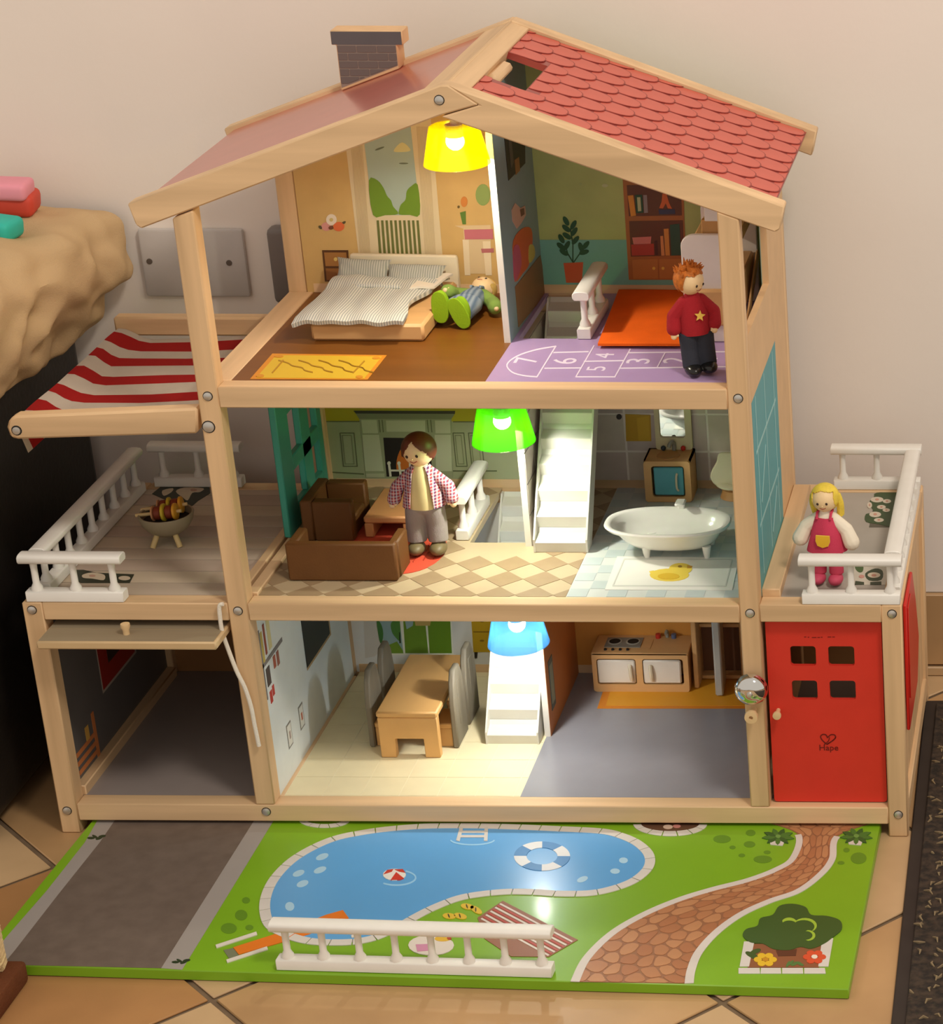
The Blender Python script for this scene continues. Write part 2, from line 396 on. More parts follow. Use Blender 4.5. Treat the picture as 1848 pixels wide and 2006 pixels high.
# ---------------------------------------------------------------- floors and terraces
A, B, C0 = .4408, .2352, .0305
FT = .006
def floorp(name, rects, z, m):
    return part(name, merge(*[box(x0, x1, y0, y1, z-FT, z) for x0, x1, y0, y1 in rects]), m, smooth=False)
FB = mat('attic_floor_brown', (122, 74, 24), .38, noise=.10, nscale=60, stretch=(.08, 1, 1), spec=.4)
FP = mat('attic_floor_purple', (172, 146, 190), .4); FTAN = mat('parquet_tan', (196, 176, 142), .4); FBLU = mat('bath_floor', (206, 212, 208), .35)
FCR = mat('cream_tile_floor', (240, 230, 196), .32); FGR = mat('kitchen_floor_grey', (142, 142, 148), .28, coat=.3); FGA = mat('garage_floor_grey', (146, 136, 132), .4)
HA = (.2405, .2935, .1335, .264); HB = (.1760, .2300, .1400, .274)     # stair openings
att_l = floorp('attic_floor', [(.0155, .2365, .018, .2672)], A, FB)
att_r = floorp('attic_floor', [(.2365, HA[0], .018, .2672), (HA[0], HA[1], .018, HA[2]), (HA[1], .449, .018, .2672)], A, FP)
fir_l = floorp('middle_floor', [(.0135, HB[0], .018, .2772), (HB[0], HB[1], .018, HB[2]), (HB[1], .2905, .018, .2772)], B, FTAN)
fir_r = floorp('middle_floor', [(.2905, .449, .018, .2772)], B, FBLU)
gr_l = floorp('ground_floor', [(.012, .232, .018, .2772)], C0, FCR); gr_r = floorp('ground_floor', [(.232, .449, .018, .2772)], C0, FGR)
gar = floorp('garage_floor', [(-.175, -.009, .018, .2772)], C0, FGA)
ann = floorp('annex_floor', [(.467, .576, .018, .2772)], C0, FGA)
TER = mat('terrace_joint', (70, 60, 54), .7); PLK = [mat('terrace_plank_%d' % k, c, .55, noise=.10, nscale=30, stretch=(.15, 1, 1)) for k, c in enumerate(((190, 174, 156), (198, 182, 160), (186, 168, 152)))]
terl = floorp('terrace_floor', [(-.175, -.009, .018, .268)], B-.0005, TER)
yl = .018; k = 0
while yl < .267:
    y2 = min(yl+.0262, .268)
    obj('plank', box(-.1748, -.0092, yl+.0007, y2-.0007, B-.0005, B+.0003), PLK[k % 3], terl, origin=(-.09, yl+.013, B), smooth=False); yl = y2; k += 1
TRG = mat('terrace_grey_slab', (176, 168, 158), .5, noise=.06, nscale=25)
terr = floorp('terrace_floor', [(.484, .576, .018, .268)], B, TRG)
# ---------------------------------------------------------------- wall panels
WP = mat('panel_white', (235, 231, 222), .5)
def backwall(name, x0, x1, z0, z1, c, y=.2775):
    return part(name, box(x0, x1, y, y+.004, z0, z1), c, smooth=False)
AW_L = mat('attic_wall_apricot', (208, 172, 108), .5, noise=.05); AW_R = mat('attic_wall_green', (176, 190, 118), .5, noise=.05); AW_R2 = mat('attic_wall_teal', (112, 166, 152), .5)
def gable(x0, x1, m):
    xs = [x0, x1] + ([RX] if x0 < RX < x1 else [])
    P = [Vector((x0, .2675, A)), Vector((x1, .2675, A))] + [Vector((x, .2675, roofz(x)-.012)) for x in sorted(xs, reverse=True)]
    return part('back_wall', prism(P, Vector((0, .004, 0))), m, smooth=False)
aw_l = gable(.0095, .2335, AW_L); aw_r = gable(.2335, .4485, AW_R)
MW_L = mat('panelling_sage', (160, 166, 130), .5); MW_R = mat('bath_wall_grey', (118, 112, 112), .45)
mw_l = backwall('back_wall', .009, .2335, B, .422, MW_L); mw_r = backwall('back_wall', .2335, .449, B, .422, MW_R)
GW_L = mat('dining_wall_white', (226, 226, 222), .5); GW_R = mat('kitchen_wall_orange', (214, 146, 62), .5)
gw_l = backwall('back_wall', .009, .2335, C0, .2185, GW_L); gw_r = backwall('back_wall', .2335, .449, C0, .2185, GW_R)
ga_b = backwall('back_wall', -.175, -.009, C0, .2185, mat('garage_back', (150, 104, 60), .6))
# partitions with white edges, printed right faces
def partition(y0, z0, z1, c, bev=0):
    if z0 < .4:
        o = part('partition', box(.2305, .2362, y0, .277, z0, z1), WP, smooth=False)
        obj('print_panel', box(.2362, .2366, y0+.0006, .277, z0, z1-.0004), c, o, smooth=False); return o
    Q = [(y0, z0), (.2672, z0), (.2672, .6860), (.150, .6860), (.138, .660), (y0+.006, z1), (y0+.002, z1-.0015), (y0, z1-.006)]
    o = part('partition', prism([Vector((.2305, y, z)) for y, z in Q], Vector((.0057, 0, 0))), WP, smooth=False)
    obj('print_panel', prism([Vector((.2362, max(y, y0+.0006), z)) for y, z in Q], Vector((.0004, 0, 0))), c, o, smooth=False); return o
pa = partition(.121, A, .6385, mat('attic_partition_blue', (136, 164, 166), .5)); pb = partition(.131, B, .422, mat('partition_tile_joint', (170, 166, 160), .5)); pc = partition(.1376, C0, .2185, mat('partition_terracotta', (196, 122, 66), .5))
# side panels
gl = part('side_wall', box(-.0085, -.0045, .018, .277, .0308, .2185), mat('garage_inner', (120, 96, 70), .6), smooth=False)
lw = part('side_wall', box(.0045, .0085, .018, .277, .0308, .2185), mat('dining_side_white', (224, 230, 228), .45), smooth=False)
gw = part('side_wall', box(-.186, -.181, .018, .268, .040, .2185), mat('garage_wall_dark', (96, 92, 90), .5), smooth=False)
part('side_wall', box(.452, .456, .018, .277, .0308, .2185), mat('kitchen_side', (176, 110, 50), .6), smooth=False)
raw = part('side_wall', box(.586, .590, .018, .268, .0308, .2195), WZ, smooth=False)
SIDEW = mat('side_board_pine', (220, 182, 136), .5, noise=.05)
rsw = part('side_wall', prism([Vector((.461, y, z)) for y, z in ((.018, .422), (.268, .422), (.268, .592), (.165, .592), (.165, .484), (.018, .484))], Vector((.006, 0, 0))), SIDEW, smooth=False)
obj('inner_print', prism([Vector((.4604, y, z)) for y, z in ((.164, .4408), (.267, .4408), (.267, .592), (.164, .592))], Vector((.0006, 0, 0))), mat('attic_side_green', (150, 166, 148), .5), rsw, smooth=False)
part('side_wall', box(.461, .467, .185, .268, .2368, .422), SIDEW, smooth=False)
TQ = mat('turquoise_board', (58, 156, 166), .42, spec=.5); TQI = mat('turquoise_door', (64, 160, 140), .42)
tqp = part('window_board', box(.4615, .467, .018, .185, .2368, .422), TQ, smooth=False)
TQW = mat('turquoise_pale_line', (150, 200, 202), .45)
def yzq(a, b, w=.0016):
    d = Vector(b)-Vector(a); d.normalize(); nn = Vector((-d.y, d.x))*w
    return [(.467, a[0]+nn.x, a[1]+nn.y), (.467, b[0]+nn.x, b[1]+nn.y), (.467, b[0]-nn.x, b[1]-nn.y), (.467, a[0]-nn.x, a[1]-nn.y)]
printed('window_lines', [(yzq(a, b), TQW, 0) for a, b in (((.040, .25), (.040, .42)), ((.100, .25), (.100, .42)), ((.160, .25), (.160, .42)), ((.03, .37), (.17, .37)), ((.03, .30), (.17, .30)))]
        + [(yzq((.05, .315), (.09, .355), .002), TQW, 0), (yzq((.11, .26), (.15, .29), .002), TQW, 0)], dict(X=.467), tqp, world=True)
# lattice door of the left side
def yzbox(y0, y1, z0, z1): return box(.001, .0075, y0, y1, z0, z1, .001, 1)
LD = part('terrace_door', merge(yzbox(.140, .172, .2390, .4215), yzbox(.254, .2675, .2390, .4215)), TQI)
obj('rail', merge(*[yzbox(.1715, .2545, z0, z1) for z0, z1 in ((.2390, .262), (.2945, .3095), (.351, .364), (.405, .4215))]), TQI, LD)
obj('mullion', yzbox(.204, .2300, .262, .405), TQI, LD)
# garage door slid up, red front door, red side shutter
GD = mat('garage_door_board', (150, 136, 112), .5, noise=.1, nscale=40, stretch=(.1, 1, 1))
gd = part('garage_door', box(-.1725, -.0125, -.030, .10, .2035, .2115, .0015), mat('garage_door_edge', (206, 176, 132), .5))
for k in range(5): obj('slat', box(-.1705, -.0150, -.0285+k*.0255, -.0285+k*.0255+.0245, .2115, .2119), GD, gd, smooth=False)
kc = at(248, 1242, Z=.212)
obj('knob', lathe([(0, 0), (.0028, 0), (.0028, .004), (.0042, .008), (.004, .0105), (0, .0112)], (kc.x, kc.y, .2117), 14), mat('knob_wood', (226, 194, 146), .5), gd)
RED = mat('red_door_paint', (216, 54, 40), .42, noise=.03, bump=.08, bscale=900)
def framed_panel(x0, x1, z0, z1, y0, y1, holes):
    xs = sorted({x0, x1} | {h[0] for h in holes} | {h[1] for h in holes}); zs = sorted({z0, z1} | {h[2] for h in holes} | {h[3] for h in holes})
    bm = bmesh.new(); g = {}
    def V(i, j): 
        if (i, j) not in g: g[(i, j)] = bm.verts.new((xs[i], y0, zs[j]))
        return g[(i, j)]
    fs = []
    for i in range(len(xs)-1):
        for j in range(len(zs)-1):
            cx, cz = (xs[i]+xs[i+1])/2, (zs[j]+zs[j+1])/2
            if any(h[0] < cx < h[1] and h[2] < cz < h[3] for h in holes): continue
            fs.append(bm.faces.new((V(i, j), V(i+1, j), V(i+1, j+1), V(i, j+1))))
    r = bmesh.ops.extrude_face_region(bm, geom=fs)
    bmesh.ops.translate(bm, vec=(0, y1-y0, 0), verts=[e for e in r['geom'] if isinstance(e, bmesh.types.BMVert)])
    bmesh.ops.recalc_face_normals(bm, faces=bm.faces[:])
    ve = [e for e in bm.edges if abs(e.verts[0].co.y-e.verts[1].co.y) > 1e-4 and e.calc_face_angle(0) > .5]
    bmesh.ops.bevel(bm, geom=ve, offset=.0028, segments=3, affect='EDGES', profile=.5)
    return bm
holes = []
for (a, b, c, d) in ((595, 345, 803, 500), (893, 345, 1105, 500), (605, 615, 812, 765), (902, 615, 1112, 765)):
    p, q = zp('m', [(a, b), (c, d)]); P, Q = at(*p, Y=.009), at(*q, Y=.009); holes.append([P.x, Q.x, Q.z, P.z])
for i in (0, 2):                                   # square the four panes up
    zt = max(holes[i][3], holes[i+1][3]); zb = min(holes[i][2], holes[i+1][2])
    for k in (i, i+1): holes[k][2] = zb; holes[k][3] = zt
for i in (0, 1):
    xa = (holes[i][0]+holes[i+2][0])/2; xb = (holes[i][1]+holes[i+2][1])/2
    for k in (i, i+2): holes[k][0] = xa; holes[k][1] = xb
DOOR = part('front_door', framed_panel(.4700, .5745, .0320, .2175, .009, .0135, holes), RED)
p = at(1524, 1396, Y=.004)
obj('knob', lathe([(0, .006), (.0020, .005), (.0022, 0), (.0040, -.005), (.0038, -.0072), (0, -.008)], (p.x, .004, p.z), 14, 'y'), mat('knob_wood', (226, 194, 146), .5), DOOR)
LOGO = mat('logo_dark_red', (110, 18, 14), .5)
its = []
heart = spline(zp('m', [(885, 1115), (850, 1085), (835, 1055), (850, 1038), (875, 1040), (890, 1062)]), 5, False) + spline(zp('m', [(890, 1062), (915, 1040), (945, 1042), (952, 1062), (930, 1085), (885, 1115)]), 5, False)
its += [(q, LOGO, 0) for q in stroke(heart, 2.2)]
its += [(q, LOGO, 0) for q in stroke(spline(zp('m', [(865, 1115), (895, 1090), (905, 1062)]), 4, False), 1.6)]
its += [([(x, y), (x+w_, y), (x+w_, y+1.1), (x, y+1.1)], LOGO, 0) for x, y, w_ in ((1576, 1247, 4), (1583, 1247.5, 3), (1591, 1248, 9), (1602, 1248, 5), (1609, 1247.5, 3), (1622, 1247, 7), (1631, 1247, 5))]
printed('emblem', its, dict(Y=.009), DOOR)
tp = at(1624, 1465, Y=.009); bm = text_pts('Hape', .0085); place(bm, (tp.x, .0088, tp.z), Vector((1, 0, 0)), Vector((0, 0, 1))); obj('lettering', bm, LOGO, DOOR, smooth=False)
# red side shutter seen edge-on
obj('shutter', prism([Vector((.5945, y, z)) for y, z in ((.010, .232), (.085, .232), (.115, .19), (.140, .14), (.112, .105), (.012, .105))], Vector((.003, 0, 0)), .0008), mat('shutter_red', (206, 34, 26), .35), raw)
obj('sill', prism([Vector((.5975, y, z)) for y, z in ((.018, .226), (.05, .226), (.05, .135), (.018, .135))], Vector((.0012, 0, 0)), .0004), mat('shutter_red', (206, 34, 26), .35), raw)
# door bell
bc = at(1471, 1354, Y=-.012)
CHR = mat('chrome', (215, 215, 212), .07, metal=1)
bell = part('door_bell', lathe([(0, -.0135), (.004, -.0134), (.008, -.0124), (.0122, -.0096), (.0145, -.006), (.0152, -.002), (.0148, -.0015), (.0140, -.004), (0, -.010)], (bc.x, -.0055, bc.z), 32, 'y'), CHR)
obj('screw', lathe([(0, -.0165), (.0022, -.0158), (.0028, -.013), (0, -.012)], (bc.x, -.0055, bc.z), 14, 'y'), METAL, bell)
obj('stem', lathe([(.0025, .0), (.0025, -.012), (0, -.012)], (bc.x, 0, bc.z), 10, 'y'), METAL, bell)
hc = at(1474, 1398, Y=-.008)
obj('striker', lathe([(.0035, 0), (.0038, -.007), (.0062, -.013), (.006, -.0165), (.002, -.0168), (.0018, -.013), (0, -.013)], (hc.x, 0, hc.z), 16, 'y'), mat('knob_wood', (226, 194, 146), .5), bell)
# pull cord of the garage door
cp = [(x, -.0045, z) for x, z in ((-.0105, .2372), (-.0142, .2355), (-.0152, .225), (-.0150, .2094), (-.0115, .190), (-.0070, .170), (-.0020, .1543), (.0012, .135), (.0022, .115), (.0035, .0945))]
part('pull_cord', tube(spline(cp, 4, False), .0019, 8), mat('white_cord', (235, 226, 210), .8, bump=.6, bscale=900))
# awning: arms, rod, sagging striped cloth
arm = prism([at(u, v, Y=.002) for u, v in ((387, 800), (30, 815), (17, 822), (13, 838), (20, 858), (34, 861), (387, 850))], Vector((0, .014, 0)), .002)
AWN = part('awning', arm, WX)
obj('bolt', lathe([(0, -.0004), (.0036, -.0004), (.0034, -.0014), (0, -.002)], (-.1715, .002, .3996), 14, 'y'), METAL, AWN); 
obj('recess', lathe([(.0046, .0005), (.0046, -.0002), (0, -.0002)], (-.1715, .002, .3996), 14, 'y'), DARK, AWN)
obj('back_arm', box(-.177, -.009, .256, .270, .3995, .4185, .002), WX, AWN)
obj('rod', tube([(-.1705, .014, .401), (-.1705, .258, .401)], .0042, 12), WY, AWN)
CLR = mat('awning_red', (190, 26, 24), .8, bump=.25, bscale=1500); CLW = mat('awning_white', (226, 214, 200), .8, bump=.25, bscale=1500)
bm = bmesh.new(); prof = [(-.1725, .372), (-.1765, .388), (-.1760, .4035), (-.1720, .4085), (-.1655, .4075), (-.158, .4025), (-.151, .3985), (-.140, .3975), (-.09, .3985), (-.05, .400), (-.0105, .402)]
ny = 44; rows = []
for j in range(ny+1):
    y = .0175+(.2545-.0175)*j/ny
    rows.append([bm.verts.new((x+.0008*math.sin(y*60+i), y, z+.0008*math.sin(y*45+i*1.7)-(0.006*(j/ny) if i == 0 else 0))) for i, (x, z) in enumerate(prof)])
for j in range(ny):
    yy = .0175+(.2545-.0175)*(j+.5)/ny
    red = int((yy-.0175)/.0235+.45) % 2 == 1
    for i in range(len(prof)-1):
        f = bm.faces.new((rows[j][i], rows[j][i+1], rows[j+1][i+1], rows[j+1][i])); f.material_index = 0 if red else 1
r = bmesh.ops.solidify(bm, geom=bm.faces[:], thickness=.0008)
obj('canopy', bm, [CLR, CLW], AWN)
# ---------------------------------------------------------------- prints on the boards
def ink(r, g, b): return mat('print_%02x%02x%02x' % (r, g, b), (r, g, b), .48, noise=.02)
def rct(x0, y0, x1, y1): return [(x0, y0), (x1, y0), (x1, y1), (x0, y1)]
def I(z, pts, c, lay=1): return (zp(z, pts), ink(*c), lay)
def E_(z, cx, cy, rx, ry, c, lay=1, n=18, tilt=0, a0=0, a1=360): return (zp(z, ell(cx, cy, rx, ry, n, a0, a1, math.radians(tilt))), ink(*c), lay)
def SK(z, pts, w, c, lay=1, closed=False): return [(zp(z, q), ink(*c), lay) for q in stroke(pts, w, closed)]
# attic bedroom wall
P = dict(Y=.2675)
CR = (222, 204, 166)
it = [I('a', [(770, 60), (1330, -40), (1410, 890), (868, 890)], CR, 0)]
for k in range(9):
    f = k/8*70; it += SK('a', [(815+f, 130), (880+f*.9, 885)], 5, (206, 186, 146), 1)
    it += SK('a', [(1245+f, 60), (1300+f*.9, 885)], 5, (206, 186, 146), 1)
printed('window_print', it, P, aw_l)
it = [I('a', [(900, 120), (1200, 20), (1265, 630), (962, 630)], (168, 186, 176), 2),
      I('a', spline([(935, 405), (990, 405), (1030, 455), (1052, 505), (1078, 535), (1092, 575), (1125, 622), (1040, 630), (962, 628)], 3), (112, 148, 40), 3),
      I('a', spline([(1250, 435), (1210, 442), (1180, 475), (1172, 530), (1142, 562), (1130, 600), (1133, 626), (1200, 628), (1264, 626)], 3), (112, 148, 40), 3),
      I('a', spline([(1095, 215), (1150, 160), (1205, 210), (1150, 222)], 4), (214, 208, 150), 3), E_('a', 1005, 200, 32, 6, (110, 120, 100), 3, tilt=-20), E_('a', 1160, 296, 30, 5, (110, 120, 100), 3)]
for k in range(10):
    x = 985+k*28.6; it.append(I('a', [(x, 665), (x+14, 665), (x+31, 880), (x+16, 880)], (106, 112, 54), 2))
printed('view_print', it, P, aw_l)
it = [E_('a', 660, 705, 34, 28, (216, 150, 140), 1), E_('a', 692, 660, 34, 36, (234, 220, 200), 2), E_('a', 692, 660, 12, 12, (210, 190, 120), 3), E_('a', 740, 705, 36, 30, (222, 110, 60), 2), E_('a', 620, 710, 14, 9, (90, 80, 50), 1, tilt=40), E_('a', 772, 680, 14, 8, (90, 80, 50), 1, tilt=-30), E_('a', 690, 712, 16, 12, (120, 70, 40), 3),
      I('a', [(632, 858), (800, 858), (812, 1060), (650, 1060)], (92, 56, 24), 1), I('a', [(645, 872), (788, 872), (796, 960), (655, 960)], (168, 116, 58), 2), I('a', [(656, 975), (796, 975), (800, 1050), (662, 1050)], (150, 98, 48), 2), E_('a', 720, 915, 12, 12, (220, 190, 110), 3)]
printed('bedside_print', it, P, aw_l)
it = [I('a', [(1523, 615), (1560, 605), (1562, 690), (1540, 690)], (96, 128, 50), 1), E_('a', 1550, 545, 22, 34, (206, 130, 60), 1), E_('a', 1514, 578, 8, 9, (110, 90, 40), 1), E_('a', 1672, 500, 48, 70, (140, 160, 90), 1),
      I('a', [(1490, 700), (1720, 695), (1725, 1010), (1560, 1010), (1545, 720)], (216, 192, 150), 0), I('a', [(1550, 725), (1735, 722), (1738, 785), (1556, 787)], (196, 112, 122), 2), I('a', [(1660, 848), (1740, 846), (1742, 872), (1665, 874)], (186, 110, 110), 2), I('a', [(1540, 790), (1580, 790), (1590, 1020), (1555, 1020)], (232, 214, 180), 1), I('a', [(1670, 800), (1720, 800), (1730, 1020), (1690, 1020)], (232, 214, 180), 1)]
printed('desk_print', it, P, aw_l)
# playroom wall
it = [I('b', [(200, 655), (1420, 655), (1420, 920), (200, 920)], (118, 180, 166), 0),
      I('b', [(490, 790), (605, 785), (598, 905), (506, 905)], (206, 88, 46), 1)]
for s in ([(545, 785), (545, 680), (530, 590)], [(545, 785), (515, 735), (505, 700)], [(550, 785), (585, 735), (600, 690)]): it += SK('b', s, 7, (38, 80, 50), 1)
for x, y, r in ((505, 545, 60), (548, 568, -60), (506, 588, 40), (552, 608, -55), (510, 632, 35), (560, 657, -50), (478, 648, 60), (475, 692, 40), (510, 688, -60), (492, 727, 35), (592, 698, 70), (620, 686, -50), (610, 727, -15)): it.append(E_('b', x, y, 30, 14, (38, 84, 50), 2, tilt=r, n=12))
printed('plant_print', it, P, aw_r)
BR, BD = (170, 106, 50), (104, 62, 36)
it = [I('b', [(828, 180), (1185, 180), (1208, 888), (872, 888)], BR, 1), I('b', [(860, 335), (1175, 335), (1182, 512), (872, 516)], BD, 2), I('b', [(846, 190), (1170, 190), (1175, 305), (858, 310)], BD, 2), I('b', [(874, 545), (1188, 540), (1194, 745), (884, 752)], BD, 2),
      I('b', [(892, 770), (1040, 765), (1044, 880), (898, 882)], (186, 122, 58), 2), I('b', [(1050, 765), (1186, 765), (1190, 880), (1052, 880)], (186, 122, 58), 2), E_('b', 1018, 820, 9, 9, (230, 190, 80), 3), E_('b', 1072, 820, 9, 9, (230, 190, 80), 3),
      I('b', [(866, 396), (898, 392), (914, 512), (884, 516)], (222, 150, 50), 3), I('b', [(908, 392), (950, 390), (958, 495), (916, 498)], (40, 84, 50), 3), I('b', [(920, 405), (940, 404), (946, 485), (926, 487)], (190, 200, 150), 4), I('b', [(956, 392), (978, 392), (984, 495), (962, 497)], (150, 140, 140), 3),
      I('b', [(1068, 385), (1092, 383), (1108, 440), (1124, 472), (1100, 470), (1088, 440), (1072, 470), (1050, 468), (1064, 430)], (214, 106, 50), 3), I('b', [(1045, 478), (1140, 474), (1144, 502), (1050, 505)], (60, 64, 90), 3),
      I('b', [(892, 640), (1004, 634), (1000, 676), (900, 680)], (214, 130, 120), 3), I('b', [(886, 682), (1018, 676), (1022, 742), (890, 746)], (178, 66, 48), 3), I('b', [(1022, 660), (1038, 658), (1042, 742), (1026, 744)], (80, 44, 30), 3), I('b', [(1056, 632), (1072, 630), (1082, 745), (1062, 746)], (220, 150, 90), 3), I('b', [(1076, 590), (1104, 588), (1112, 745), (1086, 745)], (216, 148, 66), 3), I('b', [(1112, 566), (1168, 560), (1178, 742), (1120, 745)], (50, 86, 66), 3)]
printed('bookshelf_print', it, P, aw_r)
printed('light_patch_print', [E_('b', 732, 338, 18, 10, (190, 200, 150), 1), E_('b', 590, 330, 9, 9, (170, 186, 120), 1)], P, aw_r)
P = dict(X=.2366)
it = [I('b', [(140, 40), (262, 40), (264, 208), (166, 310)], (48, 44, 40), 1), I('b', [(200, 190), (225, 170), (232, 250), (208, 275)], (150, 110, 60), 2), I('b', [(165, 60), (180, 70), (195, 200), (180, 240)], (90, 84, 76), 2),
      I('b', [(185, 480), (205, 440), (235, 470), (262, 455), (268, 510), (240, 560), (215, 590), (190, 545)], (206, 170, 150), 1), I('b', [(232, 478), (255, 470), (258, 505), (238, 520)], (120, 80, 66), 2),
      I('b', spline([(195, 660), (245, 590), (298, 590), (305, 690), (285, 800), (250, 850), (205, 900), (195, 780)], 3), (206, 100, 50), 1), I('b', spline([(195, 700), (225, 690), (240, 800), (205, 895), (195, 800)], 3), (186, 84, 110), 2), I('b', spline([(285, 690), (312, 690), (318, 750), (285, 790)], 3), (200, 190, 90), 2),
      I('b', [(205, 930), (352, 745), (392, 960), (225, 1165)], (142, 104, 62), 1)]
printed('mural_print', it, P, pa)
# sitting room wall: wainscot and fireplace
P = dict(Y=.2775)
LN = (98, 104, 72)
it = [I('c', [(560, -60), (1760, -60), (1760, 150), (560, 150)], (176, 164, 30), 0)]
for a, b in (([(560, 150), (900, 150)]), ([(1480, 152), (1760, 152)]), ([(560, 470), (900, 490)]), ([(1480, 470), (1760, 470)])): it += SK('c', [a, b], 7, LN, 1)
for x0, x1 in ((770, 860), (1500, 1570), (1600, 1680)):
    it += SK('c', [(x0-22, 225), (x1-22, 225), (x1, 440), (x0, 440)], 5, LN, 1, True)
    it += SK('c', [(x0-8, 240), (x1-40, 240), (x1-20, 425), (x0+12, 425)], 4, (126, 132, 96), 1, True)
printed('wainscot_print', it, P, mw_l)
G1, G2, G3 = (176, 180, 146), (150, 156, 122), (186, 190, 158)
it = [I('c', [(835, 80), (1492, 82), (1490, 100), (850, 98)], (60, 62, 46), 2), I('c', [(850, 98), (1490, 100), (1468, 134), (872, 132)], (124, 130, 98), 2), I('c', [(872, 132), (1468, 134), (1478, 512), (918, 512)], G2, 1),
      I('c', [(885, 140), (985, 140), (995, 225), (895, 225)], G3, 2), I('c', [(1045, 142), (1298, 142), (1300, 215), (1050, 215)], G3, 2), I('c', [(1362, 142), (1460, 142), (1462, 225), (1366, 225)], G3, 2),
      I('c', [(892, 235), (1000, 235), (1030, 470), (912, 470)], G3, 2), I('c', [(1360, 235), (1464, 235), (1472, 470), (1370, 470)], G3, 2), I('c', [(915, 485), (1035, 485), (1036, 510), (918, 510)], G1, 2),
      I('c', [(1028, 254), (1335, 258), (1342, 505), (1050, 505)], (36, 32, 28), 2),
      I('c', spline([(1120, 470), (1115, 400), (1140, 330), (1150, 380), (1190, 320), (1230, 380), (1240, 420), (1215, 465), (1170, 455)], 3), (196, 108, 40), 3)]
for x in (1000, 1020, 1312, 1334): it += SK('c', [(x, 140), (x+8, 218)], 5, LN, 2)
it += SK('c', [(1065, 420), (1075, 500)], 14, (214, 210, 190), 4) + SK('c', [(1130, 420), (1142, 500)], 14, (214, 210, 190), 4) + SK('c', [(1070, 465), (1210, 465)], 11, (214, 210, 190), 4) + SK('c', [(1200, 420), (1205, 500)], 12, (214, 210, 190), 4)
it += [E_('c', 1065, 418, 11, 12, (214, 210, 190), 4), E_('c', 1130, 418, 11, 12, (214, 210, 190), 4)]
printed('fireplace_print', it, P, mw_l)
# bathroom wall tiles, one by one
GRT = mat('bath_grout', (232, 226, 216), .6); TLB = [mat('bath_tile_%d' % k, c, .35, noise=.08) for k, c in enumerate(((196, 184, 176), (202, 192, 178), (190, 178, 170)))]
gp = obj('grout', box(.2370, .4485, .2770, .2775, .244, .4205), GRT, mw_r, smooth=False)
p = .0405
for r in range(5):
    z1 = .4185-r*p*.97+.012; z0 = z1-p*.97+.0022
    for c in range(6):
        x0 = .2375+.0032+c*p-.018; x1 = x0+p-.0022
        x0, x1, zz0, zz1 = max(x0, .2372), min(x1, .4482), max(z0, .2442), min(z1, .4203)
        if x1-x0 < .004 or zz1-zz0 < .003: continue
        piece('tile', [(x0, .2770, zz0), (x1, .2770, zz0), (x1, .2770, zz1), (x0, .2770, zz1)], P, TLB[(r*2+c) % 3], mw_r, world=True)
P2 = dict(Y=.2764)
printed('towel_print', [I('d', [(1055, 90), (1198, 95), (1203, 243), (1060, 243)], (196, 154, 34), 0), I('d', [(1120, 110), (1190, 100), (1198, 238), (1130, 238)], (208, 168, 40), 1), E_('d', 1020, 105, 16, 16, (60, 54, 54), 0)], P2, mw_r)
# tiles of the middle partition's right face
Px = dict(X=.2366)
for r in range(6):
    for c in range(4):
        y0 = .132+c*.0368; z0 = .2365+r*.0312
        piece('tile', [(.2366, y0, z0), (.2366, min(y0+.0348, .2768), z0), (.2366, min(y0+.0348, .2768), min(z0+.0292, .4212)), (.2366, y0, min(z0+.0292, .4212))], Px, TLB[(r+c) % 3], pb, world=True)
it = [([(.2366, y, z) for y, z in ((.142, .16), (.277, .125), (.277, .2185), (.142, .2185))], ink(150, 144, 140), 1), ([(.2366, y, z) for y, z in ((.150, .052), (.168, .052), (.168, .105), (.150, .105))], ink(90, 100, 96), 1), ([(.2366, y, z) for y, z in ((.153, .058), (.165, .058), (.165, .099), (.153, .099))], ink(150, 160, 140), 2), ([(.2366, y, z) for y, z in ((.185, .17), (.215, .17), (.215, .20), (.185, .20))], ink(120, 80, 50), 2)]
printed('kitchen_side_print', it, Px, pc, world=True)
# dining wall
it = [I('e', [(825, 60), (925, 60), (950, 330), (905, 375), (838, 388)], (214, 208, 198), 0), I('e', [(905, 60), (1438, 60), (1452, 365), (980, 365)], (236, 236, 220), 1),
      I('e', [(915, 70), (1072, 70), (1105, 352), (988, 352)], (150, 178, 178), 2), I('e', [(1100, 70), (1250, 70), (1278, 352), (1118, 352)], (110, 148, 42), 2), I('e', [(1268, 70), (1428, 70), (1442, 352), (1288, 352)], (106, 146, 36), 2),
      I('e', spline([(918, 120), (950, 150), (965, 215), (955, 280), (938, 260)], 3), (70, 124, 60), 3), I('e', spline([(1020, 140), (1072, 110), (1085, 200), (1082, 265), (1050, 240), (1025, 200)], 3), (84, 138, 60), 3), I('e', [(988, 300), (1060, 270), (1100, 330), (1105, 352), (988, 352)], (118, 154, 48), 3), I('e', [(1076, 205), (1082, 205), (1088, 280), (1078, 280)], (40, 60, 30), 4), I('e', [(1110, 90), (1180, 90), (1170, 160), (1128, 185)], (150, 178, 178), 3), I('e', [(1180, 110), (1300, 110), (1290, 160), (1190, 160)], (196, 166, 96), 3)]
printed('window_print', it, P, gw_l)
